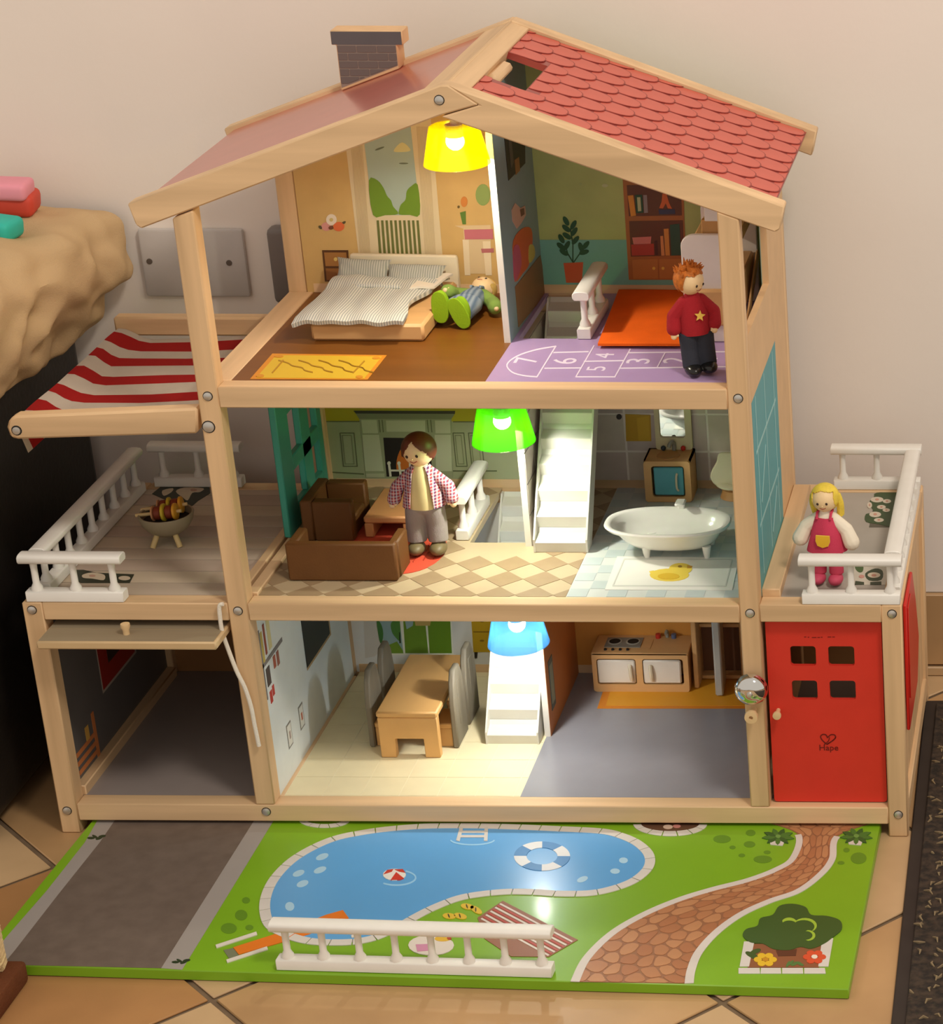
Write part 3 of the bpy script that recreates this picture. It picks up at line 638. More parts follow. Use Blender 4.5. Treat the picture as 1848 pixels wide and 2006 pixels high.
it = [I('e', [(1572, 40), (1735, 40), (1715, 345), (1592, 345)], (196, 160, 30), 1), I('e', [(1590, 200), (1715, 200), (1708, 207), (1592, 207)], (140, 108, 20), 2), E_('e', 1652, 265, 16, 7, (140, 108, 20), 2), E_('e', 1652, 130, 16, 7, (140, 108, 20), 2), I('e', [(1598, 345), (1622, 345), (1618, 388), (1600, 388)], (40, 34, 26), 1)]
printed('cupboard_print', it, P, gw_l)
it = [([(.0085, y, z) for y, z in ((.133, .103), (.214, .103), (.214, .20), (.133, .20))], ink(176, 146, 104), 0), ([(.0085, y, z) for y, z in ((.133, .106), (.210, .106), (.210, .20), (.133, .20))], ink(40, 42, 44), 1)]
printed('blackboard_print', it, dict(X=.0085), lw, world=True)
for y0 in (.056, .094):
    it = [([(.0085, y0, .0585), (.0085, y0+.0135, .0585), (.0085, y0+.0135, .083), (.0085, y0, .083)], ink(128, 126, 118), 0), ([(.0085, y0+.0016, .0603), (.0085, y0+.0119, .0603), (.0085, y0+.0119, .0812), (.0085, y0+.0016, .0812)], ink(222, 222, 214), 1), ([(.0085, y0+.005, .067), (.0085, y0+.0085, .067), (.0085, y0+.0085, .0745), (.0085, y0+.005, .0745)], ink(170, 150, 140) if y0 < .08 else ink(190, 110, 84), 2)]
    printed('picture_print', it, dict(X=.0085), lw, world=True)
for nm, y, z, w_, h_, c in (('shelf', .018, .162, .058, .004, (128, 122, 120)), ('bottle', .021, .166, .005, .03, (190, 170, 90)), ('bottle', .030, .170, .004, .03, (150, 70, 50)), ('jug', .040, .17, .008, .03, (214, 204, 150)), ('pan', .024, .140, .010, .018, (84, 74, 70)), ('cup', .046, .148, .006, .012, (176, 96, 76)), ('cup', .056, .146, .006, .014, (160, 100, 84)), ('cup', .026, .122, .006, .012, (190, 70, 60)), ('cup', .034, .126, .005, .01, (190, 70, 60)), ('shelf', .018, .13, .002, .07, (130, 128, 130))):
    printed(nm+'_print', [([(.0085, y, z), (.0085, y+w_, z), (.0085, y+w_, z+h_), (.0085, y, z+h_)], ink(*c), 1)], dict(X=.0085), lw, world=True)
# garage wall
it = [([(-.181, y, z) for y, z in ((.108, .090), (.198, .090), (.198, .18), (.108, .18))], ink(170, 160, 150), 0), ([(-.181, y, z) for y, z in ((.110, .093), (.194, .093), (.194, .18), (.110, .18))], ink(150, 34, 26), 1), ([(-.181, y, z) for y, z in ((.130, .112), (.172, .112), (.172, .16), (.130, .16))], ink(50, 34, 30), 2)]
for z0 in (.044, .053, .062): it.append(([(-.181, y, z) for y, z in ((.030, z0), (.078, z0), (.078, z0+.0045), (.030, z0+.0045))], ink(196, 118, 66), 1))
it += [([(-.181, y, z) for y, z in ((.074, .040), (.080, .040), (.080, .086), (.074, .086))], ink(196, 118, 66), 1), ([(-.181, y, z) for y, z in ((.056, .066), (.064, .066), (.064, .080), (.056, .080))], ink(206, 160, 76), 1)]
printed('garage_print', it, dict(X=-.181), gw, world=True)
# ---------------------------------------------------------------- floor prints
P = dict(Z=A)
it = [I('a', [(310, 1528), (1050, 1538), (925, 1696), (165, 1692)], (214, 140, 40), 0), I('a', [(335, 1540), (1018, 1548), (905, 1690), (205, 1686)], (214, 178, 50), 1)]
for k in range(4): it += SK('a', spline([(350+k*130, 1575), (410+k*130, 1592), (440+k*130, 1610), (500+k*130, 1622), (520+k*130, 1640), (570+k*130, 1652)], 4, False), 7, (160, 118, 30), 2)
it += SK('a', [(380, 1575), (310, 1655)], 8, (176, 130, 34), 2) + SK('a', [(905, 1580), (832, 1655)], 8, (176, 130, 34), 2)
it += [E_('a', 230, 1675, 26, 10, (206, 140, 40), 2), E_('a', 352, 1550, 30, 7, (206, 140, 40), 2), E_('a', 872, 1682, 24, 9, (206, 140, 40), 2), E_('a', 982, 1560, 26, 8, (206, 140, 40), 2)]
printed('rug_print', it, P, att_l)
WL_ = (226, 214, 232); it = []
it += SK('b', spline([(445, 1278), (330, 1298), (220, 1335), (160, 1385), (190, 1430), (260, 1450), (335, 1457)], 4, False), 8, WL_, 0) + SK('b', [(445, 1278), (335, 1457)], 8, WL_, 0)
for a, b in (((432, 1315), (635, 1310)), ((380, 1407), (595, 1405)), ((668, 1275), (562, 1457)), ((562, 1457), (792, 1457)), ((880, 1295), (790, 1457)), ((610, 1367), (838, 1362)), ((870, 1316), (1460, 1310)), ((815, 1407), (1460, 1398)), ((1082, 1318), (1036, 1404)), ((1290, 1314), (1262, 1402))): it += SK('b', [a, b], 7, WL_, 0)
printed('hopscotch_lines', it, P, att_r)
for ch, x, y, sz in (('7', 280, 1360, .030), ('6', 505, 1364, .030), ('4', 735, 1332, .024), ('5', 688, 1408, .024), ('3', 935, 1364, .030), ('2', 1150, 1360, .030), ('1', 1330, 1350, .030)):
    q = zp('b', [(x, y)])[0]; c = at(*q, Z=A); bm = text_pts(ch, sz)
    for v in bm.verts: v.co.x *= 1.15
    place(bm, (c.x, c.y, A+.0001), Vector((0, 1, 0)), Vector((-1, 0, 0))); obj('hopscotch_digit', bm, ink(*WL_), att_r, smooth=False)
# diamonds of the sitting room floor
DK = mat('parquet_brown', (164, 140, 108), .4, noise=.06); dg = .0345; proto = None
for i in range(-1, 18):
    for j in range(-1, 9):
        cx, cy = .0135+.006+dg*i*.5, .018+.004+dg*j+(dg/2 if i % 2 else 0)
        q = [(cx-dg/2, cy), (cx, cy-dg/2), (cx+dg/2, cy), (cx, cy+dg/2)]
        if (i % 2) == 0 and False: continue
        if (i//1+0) % 2 == 1: continue
        q = clip_poly(clip_poly(clip_poly(clip_poly(q, 1, 0, .2903), -1, 0, -.0137), 0, 1, .277), 0, -1, -.0182)
        if len(q) < 3 or (cx+dg/2 > HB[0] and cx-dg/2 < .231 and cy+dg/2 > HB[2]): continue
        piece('tile', [(a, b, B) for a, b in q], dict(Z=B), DK, fir_l, world=True, t=.0003)
P = dict(Z=B)
RC = zp('p', ell(770, 1068, 106, 58, 36))
printed('round_rug_print', [(RC, ink(214, 84, 60), 2)] + [(q, ink(184, 60, 42), 3) for k in range(9) for q in stroke(spline([(690+k*20, 1120-k*3), (700+k*20, 1105-k*3), (715+k*20, 1100-k*3), (722+k*20, 1085-k*3)], 3, False), 2.2) if all(((x-770)/98)**2+((y-1068)/52)**2 < 1 for x, y in q)], P, fir_l)
BT = mat('bath_floor_tile', (190, 202, 202), .35)
for i in range(9):
    for j in range(15):
        if (i+j) % 2: continue
        x0, y0 = .2915+i*.0176, .0188+j*.0175
        piece('tile', [(x0, y0, B), (min(x0+.0172, .4485), y0, B), (min(x0+.0172, .4485), min(y0+.017, .277), B), (x0, min(y0+.017, .277), B)], P, BT, fir_r, world=True, t=.0002)
YD, YD2 = (226, 200, 76), (214, 176, 40)
it = [I('d', [(1010, 898), (1700, 905), (1660, 1088), (940, 1086)], (228, 228, 220), 2)] + SK('d', [(1050, 915), (1660, 920), (1622, 1068), (985, 1066)], 7, (204, 206, 198), 3, True)
it += [E_('d', 1305, 1005, 112, 36, YD, 3), E_('d', 1368, 970, 66, 32, YD, 3), I('d', [(1190, 985), (1215, 980), (1260, 1010), (1215, 1020)], YD, 3), I('d', [(1405, 950), (1436, 955), (1428, 968), (1405, 970)], (200, 150, 40), 3), E_('d', 1300, 1014, 62, 18, YD2, 4), E_('d', 1365, 958, 12, 6, (150, 120, 40), 4)]
printed('bath_mat_print', it, P, fir_r)
CT = mat('cream_tile', (236, 224, 184), .32, noise=.03)
for i in range(7):
    for j in range(8):
        x0, y0 = .0128+i*.0355, .0188+j*.0355
        x1, y1 = min(x0+.0347, .2315), min(y0+.0347, .2768)
        if x1-x0 > .003 and y1-y0 > .003: piece('tile', [(x0, y0, C0), (x1, y0, C0), (x1, y1, C0), (x0, y1, C0)], dict(Z=C0), CT, gr_l, world=True, t=.0002)
P = dict(Z=C0)
printed('kitchen_mat_print', [I('f', [(832, 642), (1780, 642), (1780, 440), (900, 440)], (214, 132, 40), 0), I('f', [(885, 626), (1780, 626), (1780, 450), (935, 450)], (222, 156, 42), 1)], P, gr_r)
# flower beds printed on the terraces
P = dict(Z=B+.0003); DG, CRM, PK = (50, 54, 40), (206, 190, 166), (190, 150, 130)
it = [I('j', [(1020, 575), (1085, 522), (1405, 522), (1410, 570), (1330, 620), (1290, 655), (1230, 640), (1100, 610)], DG, 1), I('j', spline([(1180, 560), (1240, 535), (1365, 540), (1340, 565), (1290, 570), (1260, 620), (1225, 600)], 3), CRM, 2), I('j', spline([(1090, 555), (1160, 540), (1150, 565), (1100, 590)], 3), CRM, 2), E_('j', 1300, 552, 22, 8, PK, 3)]
printed('flower_bed_print', it, P, terl)
it = [I('j', [(470, 1085), (560, 1085), (650, 1105), (900, 1115), (870, 1172), (540, 1172), (500, 1140)], DG, 1), I('j', spline([(555, 1120), (620, 1105), (700, 1120), (695, 1155), (620, 1145), (560, 1140)], 3), CRM, 2), E_('j', 835, 1142, 40, 14, CRM, 2), E_('j', 620, 1128, 22, 7, PK, 3)]
printed('flower_bed_print', it, P, terl)
P = dict(Z=B)
it = [I('l', [(1310, 765), (1560, 765), (1480, 1045), (1250, 1045)], (96, 90, 76), 0), I('l', spline([(1310, 770), (1500, 770), (1480, 1030), (1330, 1020), (1225, 1000), (1225, 940), (1290, 925), (1250, 850), (1290, 800)], 3), (62, 82, 48), 1)]
for x, y, rx, ry in ((1315, 825, 52, 22), (1395, 838, 34, 16), (1350, 885, 36, 16), (1390, 910, 30, 14), (1300, 945, 48, 22), (1330, 990, 40, 16), (1255, 870, 20, 24)): it += [E_('l', x, y, rx, ry, (214, 202, 184), 2), E_('l', x, y, rx*.3, ry*.35, (206, 150, 130), 3)]
printed('flower_bed_print', it, P, terr)
it = [I('l', [(1130, 1290), (1450, 1290), (1430, 1510), (1080, 1510)], (208, 200, 184), 0), I('l', spline([(1140, 1330), (1200, 1350), (1200, 1400), (1170, 1410), (1140, 1380)], 3), (70, 98, 50), 1), I('l', spline([(1220, 1420), (1300, 1380), (1360, 1400), (1350, 1470), (1250, 1475)], 3), (56, 70, 44), 1), E_('l', 1290, 1435, 52, 22, (216, 200, 176), 2), E_('l', 1290, 1438, 20, 9, (196, 140, 120), 3), E_('l', 1190, 1445, 22, 12, (206, 150, 136), 2), I('l', [(1140, 1480), (1210, 1490), (1210, 1510), (1135, 1510)], (56, 66, 44), 1), I('l', [(1260, 1490), (1350, 1485), (1350, 1510), (1260, 1510)], (56, 66, 44), 1), E_('l', 1262, 1350, 40, 14, (206, 160, 140), 1)]
printed('flower_bed_print', it, P, terr)
# ---------------------------------------------------------------- lamps
def lamp(name, label, cx, cy, zr, ztop, shade_c, power, tint):
    t = thing(name, label, 'lamp', (cx, cy, ztop))
    n = 40; prof = [(.0288, zr), (.0284, zr+.0016), (.0215, zr+.0330), (.0195, zr+.0342), (.0062, zr+.0346), (.0062, zr+.0338), (.0190, zr+.0334), (.0207, zr+.0322), (.0276, zr+.0016), (.0279, zr)]
    bm = bmesh.new(); rings = [[bm.verts.new((cx+r*math.cos(2*math.pi*k/n), cy+r*math.sin(2*math.pi*k/n), z)) for k in range(n)] for r, z in prof]
    for a, b in zip(rings, rings[1:]+rings[:1]):
        for k in range(n): bm.faces.new((a[k], a[(k+1) % n], b[(k+1) % n], b[k]))
    bmesh.ops.recalc_face_normals(bm, faces=bm.faces[:])
    m = bpy.data.materials.new(name+'_shade'); m.use_nodes = True; nt = m.node_tree; nt.nodes.clear()
    out = nt.nodes.new('ShaderNodeOutputMaterial'); tr = nt.nodes.new('ShaderNodeBsdfTranslucent'); df = nt.nodes.new('ShaderNodeBsdfDiffuse'); tp = nt.nodes.new('ShaderNodeBsdfTransparent'); gl = nt.nodes.new('ShaderNodeBsdfGlossy')
    c = rgb(*shade_c)
    k = .32
    for x in (tr, df): x.inputs[0].default_value = (c[0]*k, c[1]*k, c[2]*k, 1)
    tp.inputs[0].default_value = (max(.55, c[0]), max(.8, c[1]), max(.45, c[2]), 1)
    gl.inputs['Roughness'].default_value = .15; gl.inputs[0].default_value = (1, 1, 1, 1)
    m1 = nt.nodes.new('ShaderNodeMixShader'); m1.inputs[0].default_value = .60; nt.links.new(tr.outputs[0], m1.inputs[1]); nt.links.new(df.outputs[0], m1.inputs[2])
    m2 = nt.nodes.new('ShaderNodeMixShader'); m2.inputs[0].default_value = .42; nt.links.new(m1.outputs[0], m2.inputs[1]); nt.links.new(tp.outputs[0], m2.inputs[2])
    m3 = nt.nodes.new('ShaderNodeMixShader'); m3.inputs[0].default_value = .05; nt.links.new(m2.outputs[0], m3.inputs[1]); nt.links.new(gl.outputs[0], m3.inputs[2])
    nt.links.new(m3.outputs[0], out.inputs[0])
    obj('lamp_shade', bm, m, t)
    obj('stem', merge(lathe([(.003, zr+.030), (.003, ztop-.003), (.010, ztop-.002), (.010, ztop), (0, ztop)], (cx, cy, 0), 16), lathe([(0, zr+.024), (.0075, zr+.024), (.0075, zr+.0350), (0, zr+.0350)], (cx, cy, 0), 16)), WHITE, t)
    em = mat('led_glow', (255, 250, 235), .4, emit=(255, 248, 232), es=200)
    obj('bulb', ball((cx, cy, zr+.0200), .0080, 1, 1, 1.0, 3), em, t)
    l = bpy.data.lights.new(name+'_light', 'POINT'); l.energy = power; l.color = tint; l.shadow_soft_size = .004
    lo = bpy.data.objects.new(name+'_light', l); COL.objects.link(lo); lo.parent = t; lo.location = (0, 0, zr+.0105-ztop)
lamp('ceiling_lamp', 'glowing yellow cone lamp hanging under the roof ridge of the attic', .2090, .100, .6130, .6790, (255, 240, 0), .80, (1, .94, .80))
lamp('ceiling_lamp', 'glowing green cone lamp hanging in the middle storey beside the white stairs', .2262, .1035, .3520, A-FT, (110, 235, 10), .72, (1, .97, .88))
lamp('ceiling_lamp', 'glowing light blue cone lamp hanging above the ground floor stairs', .2232, .100, .1495, B-FT, (120, 195, 250), .42, (1, .98, .93))
part('lamp_block', box(.199, .219, .085, .118, .6785, .6835, .001), WY)
# ---------------------------------------------------------------- white stairs
STM = mat('stair_plastic', (216, 214, 204), .38, spec=.45)
def stairs(label, x0, x1, y0, y1, z0, z1, n):
    t = thing('staircase', label, 'stairs', ((x0+x1)/2, (y0+y1)/2, z0))
    rise = (z1-z0)/n; run = (y1-y0)/n; th = .0018
    for s, xa in ((0, x0), (1, x1-th)):
        P = [(y0, z0), (y0, z0+rise*.62), (y1-run*.4, z1-.0005), (y1, z1-.0005), (y1, z1-rise), (y0+run*1.3, z0)]
        obj('stringer', prism([Vector((xa, y, z)) for y, z in P], Vector((th, 0, 0))), STM, t, smooth=False)
    for k in range(n):
        ya, za = y0+run*k, z0+rise*k; hm = za+rise*.50; top = za+rise-(.001 if k == n-1 else 0)
        z_ = za-(rise*.06 if k else 0); P = [(ya+.0010, z_), (ya, hm-.0006), (ya+.0007, hm), (ya+run*.90, hm+rise*.22), (ya+run+.0018, top-rise*.03), (ya+run+.0018, top-.004), (ya+.003, z_)]
        obj('step', prism([Vector((x0+th, y, z)) for y, z in P], Vector((x1-x0-2*th, 0, 0))), STM, t, smooth=False)
    return t
stairs('white plastic stairs rising from the dining room beside the blue lamp', .1770, .2285, .1205, .2715, C0+.0003, B-.001, 10)
stairs('white plastic stairs rising from the middle storey to the attic beside the green lamp', .2412, .2920, .1165, .2625, B+.0005, A-.001, 10)
# ---------------------------------------------------------------- balustrades
WRL = mat('balustrade_white', (234, 231, 224), .42, spec=.45)
def balustrade(label, a, b, z, n, group='white toy balustrades', h=.0455, w=.0155, bw=.0125):
    """a, b = ends of the centre line (x, y)"""
    a, b = Vector((a[0], a[1], 0)), Vector((b[0], b[1], 0)); L = (b-a).length; d = (b-a)/L; nn = Vector((-d.y, d.x, 0)); mid = (a+b)/2+Vector((0, 0, z))
    t = thing('balustrade', label, 'balustrade', mid, group)
    def bar(hl, hw, z0, z1, prof):
        return prism([mid-d*hl+nn*(hw*p[0])+Vector((0, 0, z0+(z1-z0)*p[1])) for p in prof], d*2*hl, .0006, 1)
    obj('base_rail', bar(L/2-.002, bw/2, 0, .0100, ((-1, 0), (1, 0), (1, .85), (.85, 1), (-.85, 1), (-1, .85))), WRL, t)
    obj('top_rail', bar(L/2, w/2, h-.0085, h, ((-.8, 0), (.8, 0), (1, .25), (1, .7), (.75, .92), (.3, 1), (-.3, 1), (-.75, .92), (-1, .7), (-1, .25))), WRL, t)
    prof = [(.0052, .0098), (.0050, .0125), (.0030, .0165), (.0029, .030), (.0033, h-.0083), (0, h-.0083)]
    pr = None
    for k in range(n):
        c = mid-d*(L/2-.011)+d*((L-.022)*k/(n-1))
        if pr is None: pr = obj('baluster', lathe(prof, c, 14), WRL, t, origin=c)
        else: share('baluster', pr, t, c)
    return t
balustrade('white balustrade lying loose along the front of the green garden board', (.0800, -.2385), (.3175, -.2485), .0103, 8)
balustrade('short white balustrade at the front of the left terrace above the garage door', (-.1905, .0065), (-.0990, .0065), .2360, 3)
balustrade('long white balustrade along the outer left edge of the left terrace', (-.1790, .0160), (-.1790, .2650), .2360, 9)
balustrade('short white balustrade at the back of the left terrace near the wall', (-.1700, .2785), (-.0790, .2785), .2360, 3)
balustrade('short white balustrade in front of the blonde doll on the right terrace', (.5032, .0065), (.5950, .0065), .2370, 3)
balustrade('long white balustrade along the outer right edge of the right terrace', (.5860, .0160), (.5860, .2650), .2370, 9)
balustrade('short white balustrade at the back of the right terrace near the wall', (.5045, .2770), (.5940, .2770), .2370, 3)
balustrade('white stair railing beside the orange mat in the attic', (.3010, .1290), (.3010, .2230), A+.0003, 3)
balustrade('white stair railing beside the doll in the plaid shirt', (.1680, .1420), (.1680, .2350), B+.0005, 3)
# ---------------------------------------------------------------- furniture
BE = mat('beech', (214, 168, 112), .5, noise=.07, nscale=60, stretch=(.2, 1, 1)); BE2 = mat('beech_dark', (190, 140, 84), .5, noise=.07, nscale=60)
CRE = mat('cream_paint', (226, 214, 186), .45)
# bed, duvet, pillows
t = thing('bed', 'low beech wood bed with cream headboard in the attic', 'bed', (.105, .19, A))
obj('bed_frame', box(.0555, .1580, .1225, .2520, A+.0003, A+.0165, .0025), BE, t)
obj('headboard', prism([Vector((x, .2522, z)) for x, z in ((.0580, A+.0003), (.1600, A+.0003), (.1600, .4805), (.1585, .4820), (.0595, .4835), (.0580, .4820))], Vector((0, .006, 0)), .0012), CRE, t)
def striped(name, c1, c2, axis, period, bump=.2):
    m = bpy.data.materials.new(name); m.use_nodes = True; nt = m.node_tree; b = nt.nodes['Principled BSDF']; b.inputs['Roughness'].default_value = .9; b.inputs['Specular IOR Level'].default_value = .15
    tc = nt.nodes.new('ShaderNodeTexCoord'); wv = nt.nodes.new('ShaderNodeTexWave'); wv.bands_direction = axis; wv.inputs['Scale'].default_value = .314/period; wv.inputs['Distortion'].default_value = .3; wv.inputs['Detail'].default_value = 1
    mx = nt.nodes.new('ShaderNodeMix'); mx.data_type = 'RGBA'; mx.inputs[6].default_value = rgb(*c1); mx.inputs[7].default_value = rgb(*c2)
    nt.links.new(tc.outputs['Object'], wv.inputs['Vector']); nt.links.new(wv.outputs['Fac'], mx.inputs[0]); nt.links.new(mx.outputs[2], b.inputs['Base Color']); return m
DUV = striped('duvet_stripe', (158, 162, 158), (220, 218, 206), 'X', .0024)
LIN = mat('duvet_lining', (226, 216, 200), .9)
def sheet(c00, c10, c11, c01, nx, ny, zf, th=.004, bend=None):
    bm = bmesh.new(); g = []
    for j in range(ny+1):
        v = j/ny; row = []
        for i in range(nx+1):
            u = i/nx; p = (Vector(c00)*(1-u)+Vector(c10)*u)*(1-v)+(Vector(c01)*(1-u)+Vector(c11)*u)*v
            if bend: p = p+bend(u, v)
            p.z = zf(u, v, p); row.append(bm.verts.new(p))
        g.append(row)
    for j in range(ny):
        for i in range(nx): bm.faces.new((g[j][i], g[j][i+1], g[j+1][i+1], g[j+1][i]))
    bmesh.ops.recalc_face_normals(bm, faces=bm.faces[:])
    if bm.faces[:][0].normal.z < 0: bmesh.ops.reverse_faces(bm, faces=bm.faces[:])
    bmesh.ops.solidify(bm, geom=bm.faces[:], thickness=-th); return bm
def zf(u, v, p):
    z = A+.0215+.0008*math.sin(u*22+v*3)+.0012*math.sin(v*9+u*4)*v
    if v > .7: z += .0035*math.sin((v-.7)/.3*math.pi)*(1-.3*u)+.0015*math.sin(u*9)*(v-.7)
    if p.x < .0565: z -= .004*min(1, (.0565-p.x)/.012)
    if v < .08: z -= .0025*(1-v/.08)
    return z
t = thing('duvet', 'grey and white pinstriped duvet spread over the attic bed', 'duvet', (.10, .18, A+.017))
bm = sheet((.0415, .1165, 0), (.1425, .1120, 0), (.1560, .2400, 0), (.0500, .2440, 0), 44, 36, zf, bend=lambda u, v: Vector((-.010*math.sin(v*math.pi)*u+.002*math.sin(v*12)*u, .0015*math.sin(u*14)*(1-v), 0)))
obj('cover', bm, DUV, t)
bm = sheet((.128, .196, 0), (.1490, .2050, 0), (.1575, .2410, 0), (.1330, .2410, 0), 10, 10, lambda u, v, p: zf(.9, .75, p)+.003+.001*math.sin(u*5+v*4), th=.002)
obj('turned_corner', bm, LIN, t)
bm = tube(spline([(.072, .206, A+.0262), (.095, .203, A+.0268), (.118, .202, A+.0262)], 6, False), [.0008]+[.0022]*11+[.0008], 8); obj('fold', bm, DUV, t)
PIL = striped('pillow_stripe', (142, 144, 136), (186, 184, 172), 'X', .0022)
def pillow(label, c, sx, sz, ang):
    bm = bmesh.new(); n = 14; top = {}; 
    for s in (1, -1):
        for j in range(n+1):
            for i in range(n+1):
                u, v = i/n*2-1, j/n*2-1; k = max(0, (1-abs(u)**3)*(1-abs(v)**3))**.5
                e = 1-.12*(1-abs(v))*(abs(u) > .99)-.10*(abs(u)**2)*(1-abs(v)**2)*0
                top[(s, i, j)] = bm.verts.new((u*sx*(1-.10*(1-v*v)*(abs(u)**4)), s*.0065*k+.0006*math.sin(u*9+v*5)*k, v*sz*(1-.10*(1-u*u)*(abs(v)**4))))
        for j in range(n):
            for i in range(n):
                f = [top[(s, i, j)], top[(s, i+1, j)], top[(s, i+1, j+1)], top[(s, i, j+1)]]
                bm.faces.new(f if s < 0 else f[::-1])
    bmesh.ops.remove_doubles(bm, verts=bm.verts[:], dist=.00005); bmesh.ops.recalc_face_normals(bm, faces=bm.faces[:])
    M = Matrix.Translation(Vector(c)) @ Matrix.Rotation(ang[1], 4, 'Y') @ Matrix.Rotation(ang[0], 4, 'X'); bmesh.ops.transform(bm, matrix=M, verts=bm.verts[:])
    o = obj('pillow', bm, PIL, None, origin=c); tag(o, label, 'pillow', 'striped pillows on the attic bed')
pillow('grey striped pillow propped at the left of the attic headboard', (.0735, .2390, A+.0300), .0255, .0130, (-.62, .05))
pillow('grey striped pillow slumped at the right of the attic headboard', (.1235, .2360, A+.0275), .0280, .0115, (-.85, .02))
# orange felt mat
tag(obj('felt_mat', sheet((.3185, .1050, 0), (.3950, .1055, 0), (.3950, .2640, 0), (.3090, .2640, 0), 8, 8, lambda u, v, p: A+.0030+.0004*math.sin(u*7)*math.sin(v*9), th=.0022), mat('orange_felt', (248, 108, 30), .9, noise=.06, bump=.4, bscale=1500, spec=.1), None, origin=(.35, .18, A)), 'bright orange felt mat on the attic playroom floor', 'mat')
# bunk bed
t = thing('bunk_bed', 'white and beech toy bunk bed at the right end of the attic', 'bed', (.42, .19, A))
BW = mat('bunk_white', (228, 220, 214), .45)
def board(y0, y1, x0, x1, z0, z1, r, left_only=False):
    P = [Vector((x0, y0, z0)), Vector((x1, y0, z0))]
    P += [Vector((x1-r+r*math.cos(a), y0, z1-r+r*math.sin(a))) for a in [math.pi/2*k/6 for k in range(7)]]
    rl = r*1.3
    P += [Vector((x0+rl+rl*math.cos(a), y0, z1-r+r*math.sin(a))) for a in [math.pi/2+math.pi/2*k/6 for k in range(7)]]
    return prism(P, Vector((0, y1-y0, 0)), .0006)
obj('end_board', board(.1255, .1315, .3950, .4465, A+.0003, .5415, .010), BW, t)
obj('end_board', board(.2440, .2500, .3950, .4465, A+.0003, .5415, .010), BW, t)
obj('lower_bunk', box(.3985, .4430, .1205, .2440, .4575, .4915, .002), BE, t)
obj('upper_bunk', box(.4000, .4430, .1318, .2438, .5200, .5300, .002), BE, t)
obj('brace', prism([Vector((.4130, y, z)) for y, z in ((.1335, .529), (.1335, .553), (.142, .553), (.160, .529))], Vector((.030, 0, 0)), .001), BE2, t)
obj('guard_board', board(.1330, .1390, .4165, .4440, .5520, .5700, .007), BW, t)
obj('side_rail', prism([Vector((.4462, y, z)) for y, z in ((.135, .448), (.236, .4930), (.242, .4930), (.242, .484), (.150, .443))], Vector((.0016, 0, 0)), .0004), BE, t)
# sitting room: sofa, armchair, coffee table
SOF = mat('sofa_brown', (102, 64, 24), .6, noise=.06, bump=.15, bscale=600)
t = thing('sofa', 'dark brown block sofa with its back to the viewer beside the round red rug', 'sofa', (.082, .07, B))
obj('backrest', box(.0320, .1315, .0490, .0580, B+.0006, .2725, .0015), SOF, t)
obj('arm', box(.1235, .1325, .0580, .0905, B+.0006, .2715, .0015), SOF, t); obj('arm', box(.0320, .0410, .0580, .0905, B+.0006, .2715, .0015), SOF, t)
obj('seat', box(.0410, .1235, .0580, .0880, B+.0006, .2480, .0015), SOF, t)
t = thing('armchair', 'dark brown block armchair beside the turquoise lattice door', 'armchair', (.043, .165, B))
obj('backrest', box(.0190, .0300, .1400, .2000, B+.0006, .2765, .0015), SOF, t)
obj('arm', box(.0300, .0670, .1400, .1520, B+.0006, .2755, .0015), SOF, t); obj('arm', box(.0300, .0670, .1880, .2000, B+.0006, .2755, .0015), SOF, t)
obj('seat', box(.0300, .0655, .1520, .1880, B+.0006, .2560, .0015), SOF, t)
CTM = mat('coffee_table_wood', (206, 146, 92), .5, noise=.06)
t = thing('coffee_table', 'small tan coffee table standing on the round red rug', 'table', (.097, .185, B))
obj('table_top', box(.0750, .1200, .1475, .2200, .2505, .2580, .0018), CTM, t)
obj('leg', box(.0752, .0835, .1480, .2195, B+.0013, .2506, .001), CTM, t); obj('leg', box(.1115, .1198, .1480, .2195, B+.0013, .2506, .001), CTM, t)
# bathroom
TUB = mat('porcelain', (238, 236, 228), .18, spec=.5, coat=.4)
t = thing('bathtub', 'white claw foot bathtub standing behind the duck mat', 'bathtub', (.368, .1215, B))
def ring(hx, hy, z, n=48, dx=0, p=2.4):
    return [Vector((.3675+dx+hx*math.copysign(abs(math.cos(a))**(2/p), math.cos(a)), .1215+hy*math.copysign(abs(math.sin(a))**(2/p), math.sin(a)), z)) for a in [2*math.pi*k/n for k in range(n)]]
zr = .2655
rs = [ring(.034, .019, B+.0090, dx=.003), ring(.0375, .0215, B+.0100, dx=.003), ring(.0440, .0255, B+.0150, dx=.002), ring(.0500, .0290, B+.0235, dx=.001), ring(.0520, .0300, zr-.0035), ring(.0575, .0345, zr-.0030), ring(.0590, .0358, zr-.0008), ring(.0580, .0350, zr+.0008), ring(.0555, .0330, zr+.0008), ring(.0525, .0300, zr-.0010), ring(.0490, .0270, zr-.008), ring(.0420, .0225, B+.0160, dx=.002), ring(.0340, .0175, B+.0125, dx=.003)]
bm = bmesh.new(); vs = [[bm.verts.new(p) for p in r] for r in rs]
for a, b in zip(vs, vs[1:]):
    for k in range(48): bm.faces.new((a[k], a[(k+1) % 48], b[(k+1) % 48], b[k]))
bm.faces.new(vs[0]); bm.faces.new(vs[-1]); bmesh.ops.recalc_face_normals(bm, faces=bm.faces[:])
for f in bm.faces: f.smooth = True
obj('basin', bm, TUB, t)
for x in (.3490, .4050):
    for y in (.1055, .1375): obj('foot', tube([(x, y, B+.0125), (x, y-.0006, B+.0065), (x, y, B+.0008)], [.0045, .0036, .0026], 10), TUB, t)
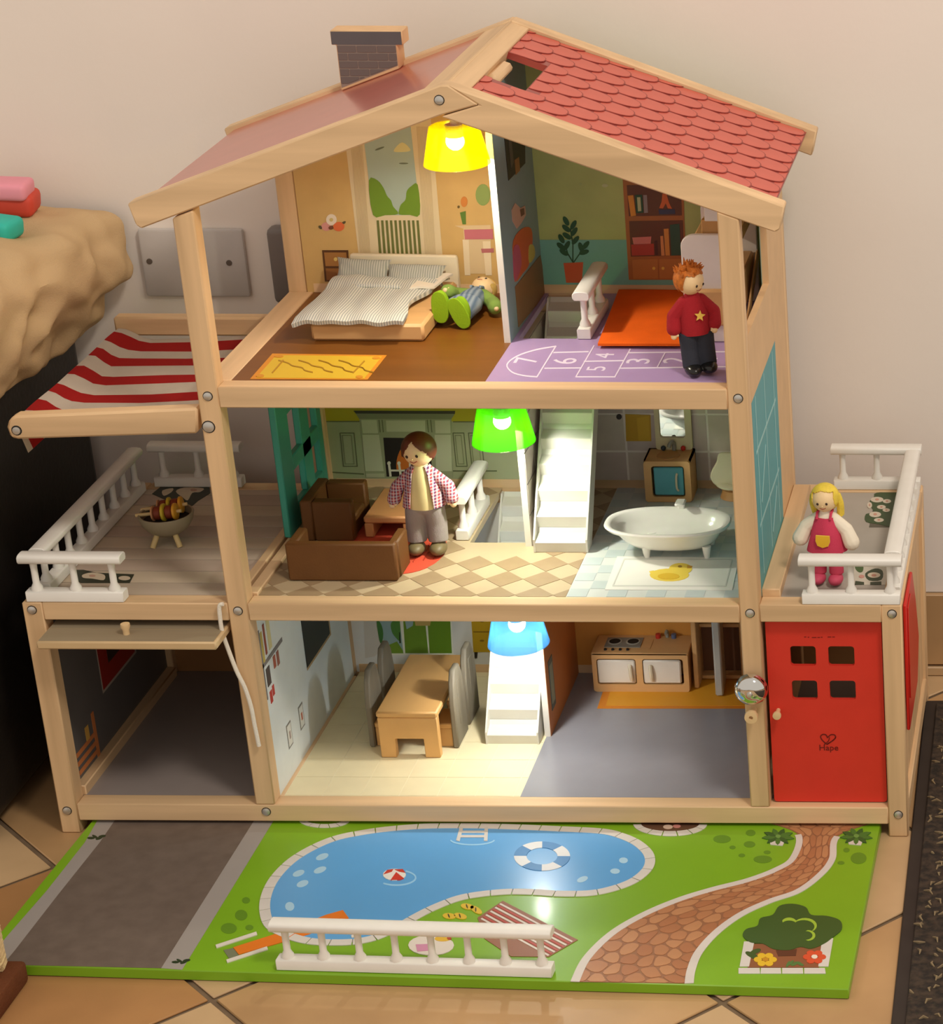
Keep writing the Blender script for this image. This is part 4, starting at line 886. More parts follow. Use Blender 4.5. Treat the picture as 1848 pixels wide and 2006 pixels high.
obj('tap', merge(box(.3720, .3785, .1525, .1575, zr-.002, zr+.0065, .001), box(.3705, .3800, .1435, .1575, zr+.0055, zr+.0085, .0012)), TUB, t)
t = thing('washstand', 'beech washstand with turquoise door and cream mirror against grey tiles', 'washstand', (.347, .256, B))
obj('cabinet', framed_panel(.3252, .3705, B+.0006, .2785, .2400, .2440, [[.3325, .3645, B+.006, .2735]]), BE, t)
obj('cabinet_body', merge(box(.3252, .3270, .2440, .2755, B+.0006, .2785), box(.3687, .3705, .2440, .2755, B+.0006, .2785), box(.3252, .3705, .2440, .2755, .2760, .2785), box(.3252, .3705, .2735, .2755, B+.0006, .2785)), BE, t)
d = obj('door', box(.3345, .3635, .2405, .2430, B+.0075, .2720, .001), mat('washstand_turquoise', (92, 168, 182), .45), t)
obj('handle', tube(spline([(.3575, .2400, .2660), (.3568, .2380, .262), (.3568, .2380, .252), (.3580, .2400, .2480)], 4, False), .0011, 8), CRE, d)
obj('basin_bowl', lathe([(.0115, .2786), (.0110, .2795), (.0090, .2792), (.006, .2787), (0, .2786)], (.3475, .2555, 0), 24), BE2, t)
mf = obj('mirror_frame', framed_panel(.3330, .3690, .2787, .3300, .2712, .2755, [[.3375, .3625, .2910, .3270]]), mat('mirror_frame_cream', (214, 206, 164), .5), t)
obj('mirror', box(.3375, .3625, .2738, .2752, .2910, .3270), mat('mirror_glass', (235, 235, 232), .04, metal=1), mf)
obj('tap_knob', ball((.3405, .2690, .2812), .0026, sub=2), mat('tap_blue', (52, 62, 72), .35), t); obj('tap_knob', ball((.3600, .2690, .2812), .0026, sub=2), mat('tap_red', (196, 40, 30), .35), t)
obj('faucet', tube(spline([(.3510, .2695, .2787), (.3510, .2695, .2850), (.3500, .2670, .2885), (.3480, .2640, .2870), (.3470, .2625, .2845)], 4, False), .0020, 10), mat('faucet_grey', (150, 150, 138), .35), t)
t = thing('toilet', 'cream toilet with upright lid on a brown base behind the bathtub', 'toilet', (.415, .252, B))
TOM = mat('toilet_cream', (220, 214, 180), .4)
P = spline([(.398, .2825), (.411, .2835), (.424, .2825), (.4270, .2740), (.4330, .2640), (.4345, .2560), (.4280, .2485), (.411, .2465), (.3945, .2485), (.3885, .2560), (.3895, .2640), (.3950, .2740)], 4)
obj('lid', prism([Vector((x, .2500, z)) for x, z in P], Vector((0, .005, 0)), .0012), TOM, t)
obj('base', lathe([(.0150, B+.0006), (.0135, B+.004), (.0125, B+.009), (.0165, B+.0125), (.0165, B+.0140), (0, B+.0140)], (.411, .2565, 0), 24), BE2, t)
obj('seat', lathe([(.0185, B+.0140), (.0190, B+.0160), (.0170, B+.0172), (.0110, B+.0172), (.0100, B+.0150), (0, B+.0145)], (.411, .2565, 0), 28), TOM, t)
# dining table and four chairs
DT = mat('dining_beech', (218, 170, 106), .45, noise=.05, nscale=40, stretch=(1, .2, 1))
t = thing('dining_table', 'pale beech dining table with notched end panels between four grey chairs', 'table', (.11, .155, C0))
obj('table_top', box(.0825, .1410, .0915, .2180, .0735, .0800, .0016), DT, t)
for y in (.0920, .2095): obj('leg_panel', framed_panel(.0833, .1402, C0+.0006, .0736, y, y+.008, [[.0978, .1258, C0-.01, .0512]]) if False else prism([Vector((x, y, z)) for x, z in ((.0833, C0+.0006), (.0982, C0+.0006), (.0982, .0512), (.1256, .0512), (.1256, C0+.0006), (.1402, C0+.0006), (.1402, .0737), (.0833, .0737))], Vector((0, .008, 0)), .0007), DT, t)
CHG = mat('chair_grey_wood', (128, 120, 104), .6, noise=.16, nscale=50, stretch=(1, 1, .15))
def chair(label, xs, yc, sgn):
    """sgn=+1: back on the right"""
    t = thing('dining_chair', label, 'chair', (xs, yc, C0), 'grey dining chairs round the beech table')
    w = .0195; xb = xs+sgn*.0075
    P = [(yc-w, C0+.0006), (yc+w, C0+.0006), (yc+w, C0+.048), (yc+w-.004, C0+.068), (yc+w-.011, C0+.079), (yc-w+.011, C0+.079), (yc-w+.004, C0+.068), (yc-w, C0+.048)]
    o = obj('backrest', prism([Vector((xb-.0028, y, z)) for y, z in P], Vector((.0056, 0, 0)), .0012), CHG, t)
    bmesh_ = prism([Vector((xb+sgn*.0028+(-.0004 if sgn > 0 else .0004-.0008), y, z)) for y, z in ((yc-.006, C0+.020), (yc+.006, C0+.020), (yc+.006, C0+.066), (yc-.006, C0+.066))], Vector((.0008, 0, 0)), .0003)
    obj('groove', bmesh_, CHG, o)
    x0, x1 = sorted((xb-sgn*.0028, xb-sgn*.0200))
    obj('seat', box(x0, x1, yc-.0165, yc+.0165, C0+.0200, C0+.0255, .001), DT, t)
    obj('leg', box(x0+.0005, x1-.0005, yc-.0160, yc-.0110, C0+.0006, C0+.0201, .0006), DT, t); obj('leg', box(x0+.0005, x1-.0005, yc+.0110, yc+.0160, C0+.0006, C0+.0201, .0006), DT, t)
chair('grey backed toy chair at the right front of the dining table', .1430, .1310, 1)
chair('grey backed toy chair at the right rear of the dining table', .1430, .1790, 1)
chair('grey backed toy chair at the left front of the dining table', .0770, .1320, -1)
chair('grey backed toy chair at the left rear of the dining table', .0770, .1800, -1)
# kitchen unit
t = thing('kitchen_unit', 'beech kitchen unit with two white doors and a grey hob', 'kitchen unit', (.308, .255, C0))
fr = framed_panel(.2605, .3570, C0+.0003, .0735, .2340, .2375, [[.2650, .3045, C0+.0085, .0675], [.3110, .3520, C0+.0085, .0675]])
obj('front_frame', fr, BE, t)
obj('cabinet_body', merge(box(.2605, .2630, .2375, .2765, C0+.0003, .0735), box(.3545, .3570, .2375, .2765, C0+.0003, .0735), box(.2605, .3570, .2745, .2765, C0+.0003, .0735)), BE, t)
obj('worktop', box(.2600, .3575, .2340, .2768, .0712, .0740, .0008), BE, t)
for x0, hx in ((.2658, .2985), (.3118, .3190)):
    d = obj('door', box(x0, x0+.0378, .2335, .2365, C0+.0098, .0662, .0014), mat('unit_door_white', (232, 224, 210), .45), t)
    obj('handle', tube(spline([(hx, .2332, .0615), (hx+.0006, .2312, .058), (hx+.0012, .2308, .050), (hx+.0014, .2332, .0435)], 4, False), [.0008]+[.0019]*11+[.0008], 8), CRE, d)
hb = printed('hob', [([(x, y, .0740) for x, y in ((.2712, .2470), (.3075, .2470), (.3075, .2690), (.2712, .2690))], mat('hob_grey', (128, 128, 120), .35), 2)], dict(Z=.0740), t, world=True)
for x in (.2800, .2985):
    obj('burner', merge(lathe([(.0072, .0748), (.0072, .0752), (0, .0752)], (x, .2595, 0), 24)), mat('burner_ring', (172, 168, 156), .4), hb)
    obj('burner_plate', lathe([(.0056, .0751), (.0056, .0755), (0, .0755)], (x, .2595, 0), 24), DARK, hb)
for k in range(4): obj('hob_knob', lathe([(.0016, .0740), (.0014, .0756), (0, .0756)], (.2735+k*.0075, .2415, 0), 12), DARK, t)
obj('sink_rim', framed_panel(.3180, .3500, .0, .0, 0, 0, []) if False else box(.3180, .3182, .2430, .2660, .0740, .0744), BE2, t)
obj('sink_tap', tube([(.3220, .2700, .0740), (.3220, .2700, .0785)], .0026, 12), mat('tap_red2', (196, 52, 36), .4), t); obj('sink_tap', tube([(.3380, .2700, .0740), (.3380, .2700, .0785)], .0026, 12), mat('tap_blue2', (92, 104, 136), .4), t)
obj('sink_spout', tube(spline([(.3310, .2720, .0740), (.3310, .2720, .0800), (.3310, .2690, .0815), (.3310, .2660, .0800)], 4, False), .0018, 10), mat('faucet_grey', (150, 150, 138), .35), t)
# fridge with open door
t = thing('fridge', 'tall beech fridge with shelves and open grey door right of the kitchen unit', 'fridge', (.383, .26, C0))
obj('side_panel', box(.3605, .3655, .2420, .2768, C0+.0006, .1150, .0008), BE, t); obj('side_panel', box(.4060, .4110, .2600, .2768, C0+.0006, .1150, .0008), BE, t)
obj('back_panel', box(.3655, .4060, .2740, .2768, C0+.0006, .1150), mat('fridge_inside', (110, 70, 44), .6), t)
for z in (C0+.004, .0925, .1125): obj('shelf', box(.3655, .4060, .2615, .2740, z-.0025, z+.0015, .0006), BE, t)
FD = mat('fridge_grey', (186, 186, 180), .5, noise=.06)
d = obj('door', rot(box(.3835, .3915, .2230, .2600, C0+.0012, .1180, .0016), math.radians(4), 'Z', (.388, .242, 0)), FD, t)
# ---------------------------------------------------------------- barbecue on the terrace
BQ = mat('barbecue_grey', (150, 138, 112), .5); c = Vector((-.1065, .1370, B))
zr = .2660
t = thing('barbecue', 'small grey bowl barbecue on peg legs on the left terrace', 'barbecue', (c.x, c.y, B))
obj('bowl', lathe([(0, B+.0085), (.010, B+.0095), (.0185, B+.0150), (.0235, B+.0225), (.0252, zr-.001), (.0248, zr), (.0232, zr-.0004), (.0215, B+.0235), (0, B+.0230)], (c.x, c.y, 0), 36), BQ, t)
obj('coals', lathe([(.0222, B+.0238), (.014, B+.0252), (0, B+.0256)], (c.x, c.y, 0), 24), mat('charcoal', (46, 38, 34), .8, bump=1, bscale=500), t)
for a in (232, 318, 95):
    x, y = math.cos(math.radians(a)), math.sin(math.radians(a)); obj('leg', tube([(c.x+x*.012, c.y+y*.012, B+.0120), (c.x+x*.0185, c.y+y*.0185, B+.0005)], .0026, 10), mat('peg_pale', (216, 190, 134), .5), t)
def skewer(label, y, z, tilt, order):
    s = thing('skewer', label, 'skewer', (c.x, c.y+y, z), 'toy kebab skewers on the barbecue')
    o = Vector((c.x, c.y+y, z)); d = Vector((math.cos(tilt), math.sin(tilt), .10)).normalized()
    obj('stick', tube([o-d*.0265, o+d*.0165], .0017, 8), mat('peg_pale', (216, 190, 134), .5), s)
    m = {'m': mat('kebab_meat', (128, 54, 28), .6), 'y': mat('pepper_yellow', (206, 180, 50), .5), 'o': mat('pepper_orange', (222, 160, 46), .5), 'p': mat('kebab_pale', (206, 150, 104), .6)}
    nm = {'m': 'meat', 'y': 'yellow_pepper', 'o': 'orange_pepper', 'p': 'onion'}; x = -.0105
    for ch in order:
        w_, r = {'m': (.0068, .0066), 'y': (.0030, .0086), 'o': (.0030, .0080), 'p': (.0016, .0074)}[ch]
        a, b = o+d*x, o+d*(x+w_); mid = (a+b)/2
        obj(nm[ch], tube([a, a+(b-a)*.15, a+(b-a)*.85, b], [r*.85, r, r, r*.85], 14), m[ch], s); x += w_+.0004
skewer('kebab skewer with brown meat and yellow pepper at the front of the barbecue', -.0045, B+.0325, .04, 'pmymo')
skewer('kebab skewer with yellow pepper at the back of the barbecue', .0110, B+.0325, .12, 'pmymo')
# ---------------------------------------------------------------- garden board
GZ = .0100
t = GARD = thing('garden_board', 'green printed garden board with pool and path in front of the house', 'play board', (.2, -.12, 0))
GRN = mat('garden_green', (126, 174, 32), .42, noise=.05, nscale=14, coat=.15); GRE = mat('garden_edge_green', (112, 160, 26), .5)
corners = [(-.1655, .0100), (.5685, .0100), (.5645, -.2685), (-.1755, -.2375)]
base = obj('board', prism([Vector((x, y, .0003)) for x, y in corners], Vector((0, 0, GZ-.0003)), .0008), GRN, t)
P = dict(Z=GZ)
def gp(name, items): return printed(name, items, P, base)
ROAD = (110, 96, 86); KERB = (160, 152, 146)
gp('road_print', [(zp('p', [(230, 1600), (503, 1600), (316, 1897), (6, 1890), (30, 1861), (113, 1754), (196, 1650)]), mat('road_grey', ROAD, .55, noise=.10, nscale=70), 0), (zp('p', [(194, 1602), (166, 1651), (91, 1746), (15, 1833), (-22, 1878), (6, 1890), (30, 1861), (113, 1754), (196, 1650), (230, 1600)]), ink(*KERB), 0), (zp('p', [(503, 1600), (541, 1600), (357, 1900), (316, 1897)]), ink(*KERB), 0)])
for x, y in ((540, 178), (1018, 880)):
    gp('tuft_print', [E_('i', x+dx, y+dy, 22, 7, (44, 58, 32), 1, tilt=a, n=8) for dx, dy, a in ((-25, 2, 0), (0, -4, 30), (22, 3, -20), (38, -8, -10))])
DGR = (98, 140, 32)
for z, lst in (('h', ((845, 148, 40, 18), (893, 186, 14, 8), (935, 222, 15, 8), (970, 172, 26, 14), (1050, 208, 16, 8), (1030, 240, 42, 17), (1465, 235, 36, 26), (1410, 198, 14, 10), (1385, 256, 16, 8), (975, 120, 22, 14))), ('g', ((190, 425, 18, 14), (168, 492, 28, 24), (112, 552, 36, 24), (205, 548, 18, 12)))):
    for x, y, rx, ry in lst: gp('green_spot_print', [E_(z, x, y, rx, ry, DGR, 0)])  # dark green spots printed on the lawn
# pool
pool = zp('g', [(275, 470), (285, 395), (325, 320), (400, 245), (500, 185), (600, 145), (710, 122), (830, 105), (1000, 92), (1200, 90), (1400, 95)]) + zp('h', [(80, 103), (300, 115), (400, 140), (470, 175), (515, 225), (510, 280), (450, 335), (360, 372), (250, 395), (110, 398)]) + zp('g', [(1500, 390), (1380, 388), (1260, 398), (1150, 418), (1040, 460), (960, 500), (880, 545), (790, 590), (700, 612), (600, 618), (480, 612), (380, 585), (300, 540)])
poolw = [at(u, v, Z=GZ) for u, v in spline(pool, 8)]
WAT = mat('pool_blue', (96, 166, 222), .32, noise=.04, nscale=8, coat=.2)
pool_kerb = printed('pool_kerb_print', [([tuple(p) for p in poolw], mat('pool_rim', (150, 146, 138), .5), 0)], P, base, world=True)  # grey kerb ground printed beneath the coping stones
def offset(poly, d):
    out = []; n = len(poly); ar = sum(poly[i].x*poly[(i+1) % n].y-poly[(i+1) % n].x*poly[i].y for i in range(n))
    for i, p in enumerate(poly):
        t_ = (poly[(i+1) % n]-poly[i-1]); nn = Vector((-t_.y, t_.x, 0)).normalized()*(1 if ar > 0 else -1); out.append(p+nn*d)
    return out
inn = offset(poolw, .0046); outr = offset(poolw, -.0046)
printed('pool_water', [([tuple(p) for p in inn], WAT, 1)], P, base, world=True)
COP = mat('coping_stone', (214, 208, 200), .5, noise=.04)
acc = [0]
for i in range(len(poolw)): acc.append(acc[-1]+(poolw[(i+1) % len(poolw)]-poolw[i]).length)
T = acc[-1]; NST = 46
def along(poly, s):
    s %= T
    for i in range(len(poolw)):
        if acc[i+1] >= s: k = (s-acc[i])/(acc[i+1]-acc[i]); return poly[i].lerp(poly[(i+1) % len(poly)], k)
for k in range(NST):
    s0, s1 = T*k/NST+.0005, T*(k+1)/NST-.0005; q = [s0+(s1-s0)*j/4 for j in range(5)]
    piece('coping_stone', [tuple(along(outr, a)) for a in q]+[tuple(along(inn, a)) for a in q[::-1]], P, COP, base, world=True, t=.0008)
LB = (170, 208, 230)
for z, lst in (('g', ((535, 230, 30, 13), (428, 305, 28, 13), (525, 290, 30, 13), (446, 352, 28, 14), (388, 455, 21, 20))), ('h', ((398, 247, 20, 13), (360, 296, 22, 12), (212, 333, 26, 12)))):
    for x, y, rx, ry in lst: gp('glint_print', [E_(z, x, y, rx, ry, LB, 2, tilt=-20 if rx > 22 else 0)])
it = []
for k in range(8): 
    a0 = 22.5+k*45-22; a1 = a0+45
    it.append((zp('g', ell(1530, 228, 127, 66, 8, a0, a1)+ell(1530, 228, 70, 38, 8, a0, a1)[::-1]), ink(224, 226, 226) if k % 2 else ink(62, 132, 190), 3))
gp('swim_ring_print', it)
it = [(zp('g', q), ink(150, 200, 232), 2) for q in stroke(ell(870, 325, 88, 34, 20, -60, 130), 7)]
it += [E_('g', 862, 312, 52, 26, (232, 226, 216), 3), I('g', [(862, 290), (900, 288), (912, 305), (885, 300)], (196, 60, 44), 4), I('g', [(870, 302), (905, 330), (885, 337), (845, 337)], (206, 58, 40), 4), I('g', [(812, 312), (830, 292), (858, 288), (850, 300)], (196, 66, 50), 4)]
gp('beach_ball_print', it)
it = SK('g', [(1165, 100), (1150, 155)], 16, (206, 202, 196), 3) + SK('g', [(1278, 100), (1275, 155)], 16, (206, 202, 196), 3) + SK('g', [(1160, 118), (1280, 118)], 10, (206, 202, 196), 3) + SK('g', [(1155, 138), (1280, 138)], 10, (206, 202, 196), 3) + [(zp('g', q), ink(150, 200, 232), 2) for q in stroke(ell(1215, 152, 100, 24, 16, 10, 170), 6)]
gp('pool_ladder_print', it)
ORG = (224, 120, 32)
gp('sun_lounger_print', [(zp('p', [(457, 1857), (555, 1826), (640, 1793), (672, 1784), (684, 1800), (605, 1832), (468, 1871)]), ink(*ORG), 2)] + [(q, ink(220, 212, 200), 3) for q in stroke([(425, 1855), (502, 1830)], 6)] + [(q, ink(220, 212, 200), 3) for q in stroke([(446, 1884), (523, 1859)], 6)] + [(q, ink(220, 212, 200), 3) for q in stroke([(690, 1836), (760, 1812)], 5)] + [(zp('p', [(438, 1862), (457, 1858), (468, 1872), (450, 1880)]), ink(120, 124, 96), 1)])
tw = [(1352, 428), (1692, 605), (1560, 682), (1390, 680), (1270, 600), (1238, 505)]
it = [I('g', tw, (150, 96, 66), 1)]
for k in range(9):
    f = k/9; a = (1335-f*95+8, 440+f*75); b = (1670-f*120, 612+f*70)
    it.append(I('g', [(a[0], a[1]), (b[0], b[1]), (b[0]-7, b[1]+5), (a[0]-7, a[1]+5)], (222, 212, 200) if k % 2 == 0 else (186, 70, 56), 2))
gp('towel_print', it)
gp('float_print', [E_('g', 1028, 630, 104, 46, (222, 212, 200), 2), I('g', [(958, 628), (1020, 626), (1024, 655), (965, 660)], (206, 140, 170), 3), E_('g', 1080, 602, 36, 12, (222, 178, 50), 3), E_('g', 1110, 600, 10, 8, (176, 70, 40), 4)])
for x, y, a in ((1192, 455, 10), (1232, 470, 30), (1110, 498, 5), (1160, 498, 12)): gp('flip_flop_print', [E_('g', x, y, 30, 13, (222, 186, 50), 2, tilt=a), E_('g', x-2, y, 10, 3, (70, 60, 20), 3, tilt=a+60)])
# round bed hidden half under the house
it = [(zp('h', ell(610, 80, 135, 36, 24)), ink(96, 66, 48), 1), E_('h', 600, 95, 22, 10, (206, 180, 160), 2), E_('h', 640, 92, 18, 8, (196, 130, 120), 2)]
gp('round_bed_print', it)
for cxx, cyy, ox, oy, ix, iy, z in ((610, 80, 168, 56, 132, 34, 'h'), (545, 62, 115, 36, 84, 20, 'g')):
    for k in range(7):
        a0, a1 = 4+k*25, 4+k*25+23; piece('coping_stone', zp(z, ell(cxx, cyy, ox, oy, 4, a0, a1)+ell(cxx, cyy, ix, iy, 4, a0, a1)[::-1]), P, COP, base, t=.0006)
# winding path of cobbles
Lp = spline(zp('h', [(1060, 75), (1190, 130), (1168, 235), (1090, 288), (960, 337), (800, 378), (640, 428), (480, 497), (340, 582), (230, 692), (178, 796)]), 8, False)
Rp = spline(zp('h', [(1530, 75), (1368, 138), (1345, 240), (1290, 312), (1190, 386), (1060, 432), (930, 492), (820, 572), (740, 662), (706, 742), (696, 804)]), 8, False)
LW = [at(u, v, Z=GZ) for u, v in Lp]; RW = [at(u, v, Z=GZ) for u, v in Rp]
gp('path_print', [(Lp+Rp[::-1], mat('path_mortar', (152, 104, 72), .5), 0)])
def mp(s, tt):
    n = len(LW)-1; x = max(0, min(n-1e-6, s*n)); i = int(x); k = x-i
    a = LW[i].lerp(LW[i+1], k); b = RW[i].lerp(RW[i+1], k); return a.lerp(b, tt)
STN = [mat('cobble_%d' % k, c, .45, noise=.05) for k, c in enumerate(((180, 124, 84), (188, 134, 92), (172, 114, 76)))]
LEN = 7.2; rnd = random.Random(3); seeds = []
ns, ntt = 21, 6
for i in range(ns):
    for j in range(ntt): seeds.append(((i+.5+rnd.uniform(-.32, .32))/ns*LEN, (j+.5+(.25 if i % 2 else -.25)+rnd.uniform(-.25, .25))/ntt*1.0*2.1))
for a, sa in enumerate(seeds):
    q = [(0, .05), (LEN, .05), (LEN, 2.05), (0, 2.05)]
    for b, sb in enumerate(seeds):
        if a == b or abs(sa[0]-sb[0]) > 1.5: continue
        dx, dy = sb[0]-sa[0], sb[1]-sa[1]; mx_, my_ = (sa[0]+sb[0])/2, (sa[1]+sb[1])/2
        q = clip_poly(q, dx, dy, dx*mx_+dy*my_)
        if len(q) < 3: break
    if len(q) < 3: continue
    cxx, cyy = sum(x for x, y in q)/len(q), sum(y for x, y in q)/len(q)
    q = [(cxx+(x-cxx)*.88, cyy+(y-cyy)*.88) for x, y in q]
    r = []
    for i in range(len(q)):                                        # cut the corners off
        p, n_ = q[i], q[(i+1) % len(q)]; r += [(p[0]*.78+n_[0]*.22, p[1]*.78+n_[1]*.22), (p[0]*.22+n_[0]*.78, p[1]*.22+n_[1]*.78)]
    W = [mp(x/LEN, (y-.05)/2.1*1.0+.02) for x, y in r]
    piece('cobble', [tuple(p) for p in W], P, STN[a % 3], base, world=True, t=.0005)
BOR = mat('path_border', (214, 206, 198), .5)
for side in (LW, RW):
    sub = side[8:]; wd = [.0030+.0008*k/len(sub) for k in range(len(sub))]
    A_ = []; B_ = []
    for k, p in enumerate(sub):
        d = (sub[min(k+1, len(sub)-1)]-sub[max(k-1, 0)]).normalized(); nn = Vector((-d.y, d.x, 0))*wd[k]; A_.append(tuple(p+nn)); B_.append(tuple(p-nn))
    printed('path_border', [(A_+B_[::-1], BOR, 2)], P, base, world=True)
for cxx, cyy in ((1100, 140), (1455, 138)):
    it = [I('h', [(cxx-40, cyy+10), (cxx+35, cyy+10), (cxx+20, cyy+40), (cxx-35, cyy+35)], (214, 206, 196), 2)]
    for k in range(9):
        a = k/9*360+12; it.append((zp('h', [(cxx+x*math.cos(math.radians(a))*75-y*math.sin(math.radians(a))*12, cyy+x*math.sin(math.radians(a))*38+y*math.cos(math.radians(a))*9) for x, y in ((0, 0), (.4, 1), (.75, .8), (1, 0), (.75, -.8), (.4, -1))]), ink(56, 92, 36) if k % 2 else ink(74, 116, 42), 3))
    it.append(E_('h', cxx, cyy, 12, 8, (110, 150, 70), 4)); gp('fern_print', it)
# tree in the walled bed
gp('bed_soil_print', [I('h', [(985, 625), (1300, 625), (1285, 732), (962, 732)], (142, 88, 56), 1)])
for q in ([(920, 735), (1016, 735), (1018, 760), (920, 760)], [(1022, 735), (1112, 735), (1114, 760), (1020, 760)], [(1118, 735), (1212, 735), (1214, 760), (1118, 760)], [(1218, 735), (1312, 735), (1316, 760), (1218, 760)],
          [(945, 615), (992, 615), (968, 728), (925, 728)], [(1300, 600), (1350, 600), (1328, 728), (1282, 728)]): piece('coping_stone', zp('h', q), P, COP, base, t=.0006)
it = [I('h', spline([(940, 590), (955, 560), (1005, 545), (1020, 510), (1075, 495), (1105, 455), (1165, 445), (1225, 460), (1250, 495), (1320, 500), (1380, 520), (1388, 560), (1350, 595), (1310, 625), (1250, 648), (1200, 640), (1150, 655), (1080, 650), (1030, 625), (975, 620)], 4), (62, 90, 36), 3), I('h', [(1090, 655), (1185, 650), (1180, 680), (1100, 682)], (96, 56, 34), 2)]
it += [(zp('h', ell(1150, 535, 36, 26, 8, 210, 330)+ell(1150, 540, 34, 18, 8, 210, 330)[::-1]), ink(160, 190, 60), 4), (zp('h', ell(1222, 545, 54, 34, 10, 220, 400)+ell(1215, 550, 50, 30, 10, 220, 400)[::-1]), ink(160, 190, 60), 4), (zp('h', ell(1235, 590, 34, 24, 10, 270, 450)+ell(1226, 590, 30, 20, 10, 270, 450)[::-1]), ink(160, 190, 60), 4)]
gp('tree_print', it)
for cxx, cyy, c, cc in ((1042, 698, (226, 184, 44), (196, 140, 30)), (1265, 686, (214, 84, 46), (236, 220, 200))):
    gp('flower_print', [E_('h', cxx-60, cyy-20, 34, 12, (66, 88, 36), 2, tilt=25), E_('h', cxx-45, cyy-38, 26, 10, (66, 88, 36), 2, tilt=-20)]*(cxx < 1100) + [E_('h', cxx+34*math.cos(a), cyy+20*math.sin(a), 19, 12, c, 3, n=10) for a in [k*math.pi*2/6 for k in range(6)]] + [E_('h', cxx, cyy, 14, 9, cc, 4)])
gp('grass_print', [E_('h', 1145+k*14, 718-(k % 2)*6, 16, 6, (84, 120, 60), 2, tilt=-60+k*20) for k in range(5)])
# ---------------------------------------------------------------- doormat on the right
def fleck_mat():
    m = bpy.data.materials.new('mat_fibre'); m.use_nodes = True; nt = m.node_tree; b = nt.nodes['Principled BSDF']; b.inputs['Roughness'].default_value = .95
    tc = nt.nodes.new('ShaderNodeTexCoord'); n = nt.nodes.new('ShaderNodeTexNoise'); n.inputs['Scale'].default_value = 120; n.inputs['Detail'].default_value = 6
    r = nt.nodes.new('ShaderNodeValToRGB'); e = r.color_ramp.elements; e[0].position = .40; e[0].color = rgb(36, 28, 22); e[1].position = .62; e[1].color = rgb(66, 52, 40)
    nt.links.new(tc.outputs['Object'], n.inputs['Vector']); nt.links.new(n.outputs['Fac'], r.inputs[0]); nt.links.new(r.outputs[0], b.inputs['Base Color'])
    bp = nt.nodes.new('ShaderNodeBump'); bp.inputs['Strength'].default_value = 1; bp.inputs['Distance'].default_value = .003; nt.links.new(n.outputs['Fac'], bp.inputs['Height']); nt.links.new(bp.outputs[0], b.inputs['Normal']); return m
c0 = at(1813, 1372, Z=.004); c1 = at(1746, 2006, Z=.004); dirv = (c1-c0).normalized()
t = thing('doormat', 'dark brown doormat with pale flecks on the tiles at the right', 'mat', (.80, -.1, 0))
e0 = c0.copy(); e1 = c0+dirv*1.1; e0.z = e1.z = .0002; R_ = Vector((-dirv.y, dirv.x, 0)); R_ = R_ if R_.x > 0 else -R_
obj('rubber_edge', prism([e0, e0+R_*.62, e1+R_*.62, e1], Vector((0, 0, .0040)), .0012), mat('mat_rubber', (52, 42, 36), .75, noise=.1), t)
q0 = e0+R_*.012+dirv*.012
obj('pile', prism([q0+Vector((0, 0, .004)), e0+R_*.60+dirv*.018+Vector((0, 0, .004)), e1+R_*.60+Vector((0, 0, .004)), e1+R_*.012+Vector((0, 0, .004))], Vector((0, 0, .0035)), .0012), fleck_mat(), t)
bm = bmesh.new(); rn = random.Random(5)
for k in range(900):
    p = q0+R_*rn.uniform(.004, .20)+dirv*rn.uniform(.004, .78); a = rn.uniform(0, 6.28); l = rn.uniform(.005, .011); d = Vector((math.cos(a), math.sin(a), 0))*l
    b2 = tube([p+Vector((0, 0, .0076)), p+d*.5+Vector((0, 0, .0086))+Vector((-d.y, d.x, 0))*.2, p+d+Vector((0, 0, .0076))], [.0006, .0013, .0006], 4)
    me = bpy.data.meshes.new('t'); b2.to_mesh(me); b2.free(); bm.from_mesh(me); bpy.data.meshes.remove(me)
tag(obj('flecks', bm, mat('mat_fleck', (132, 114, 86), .9), t), kind='stuff')
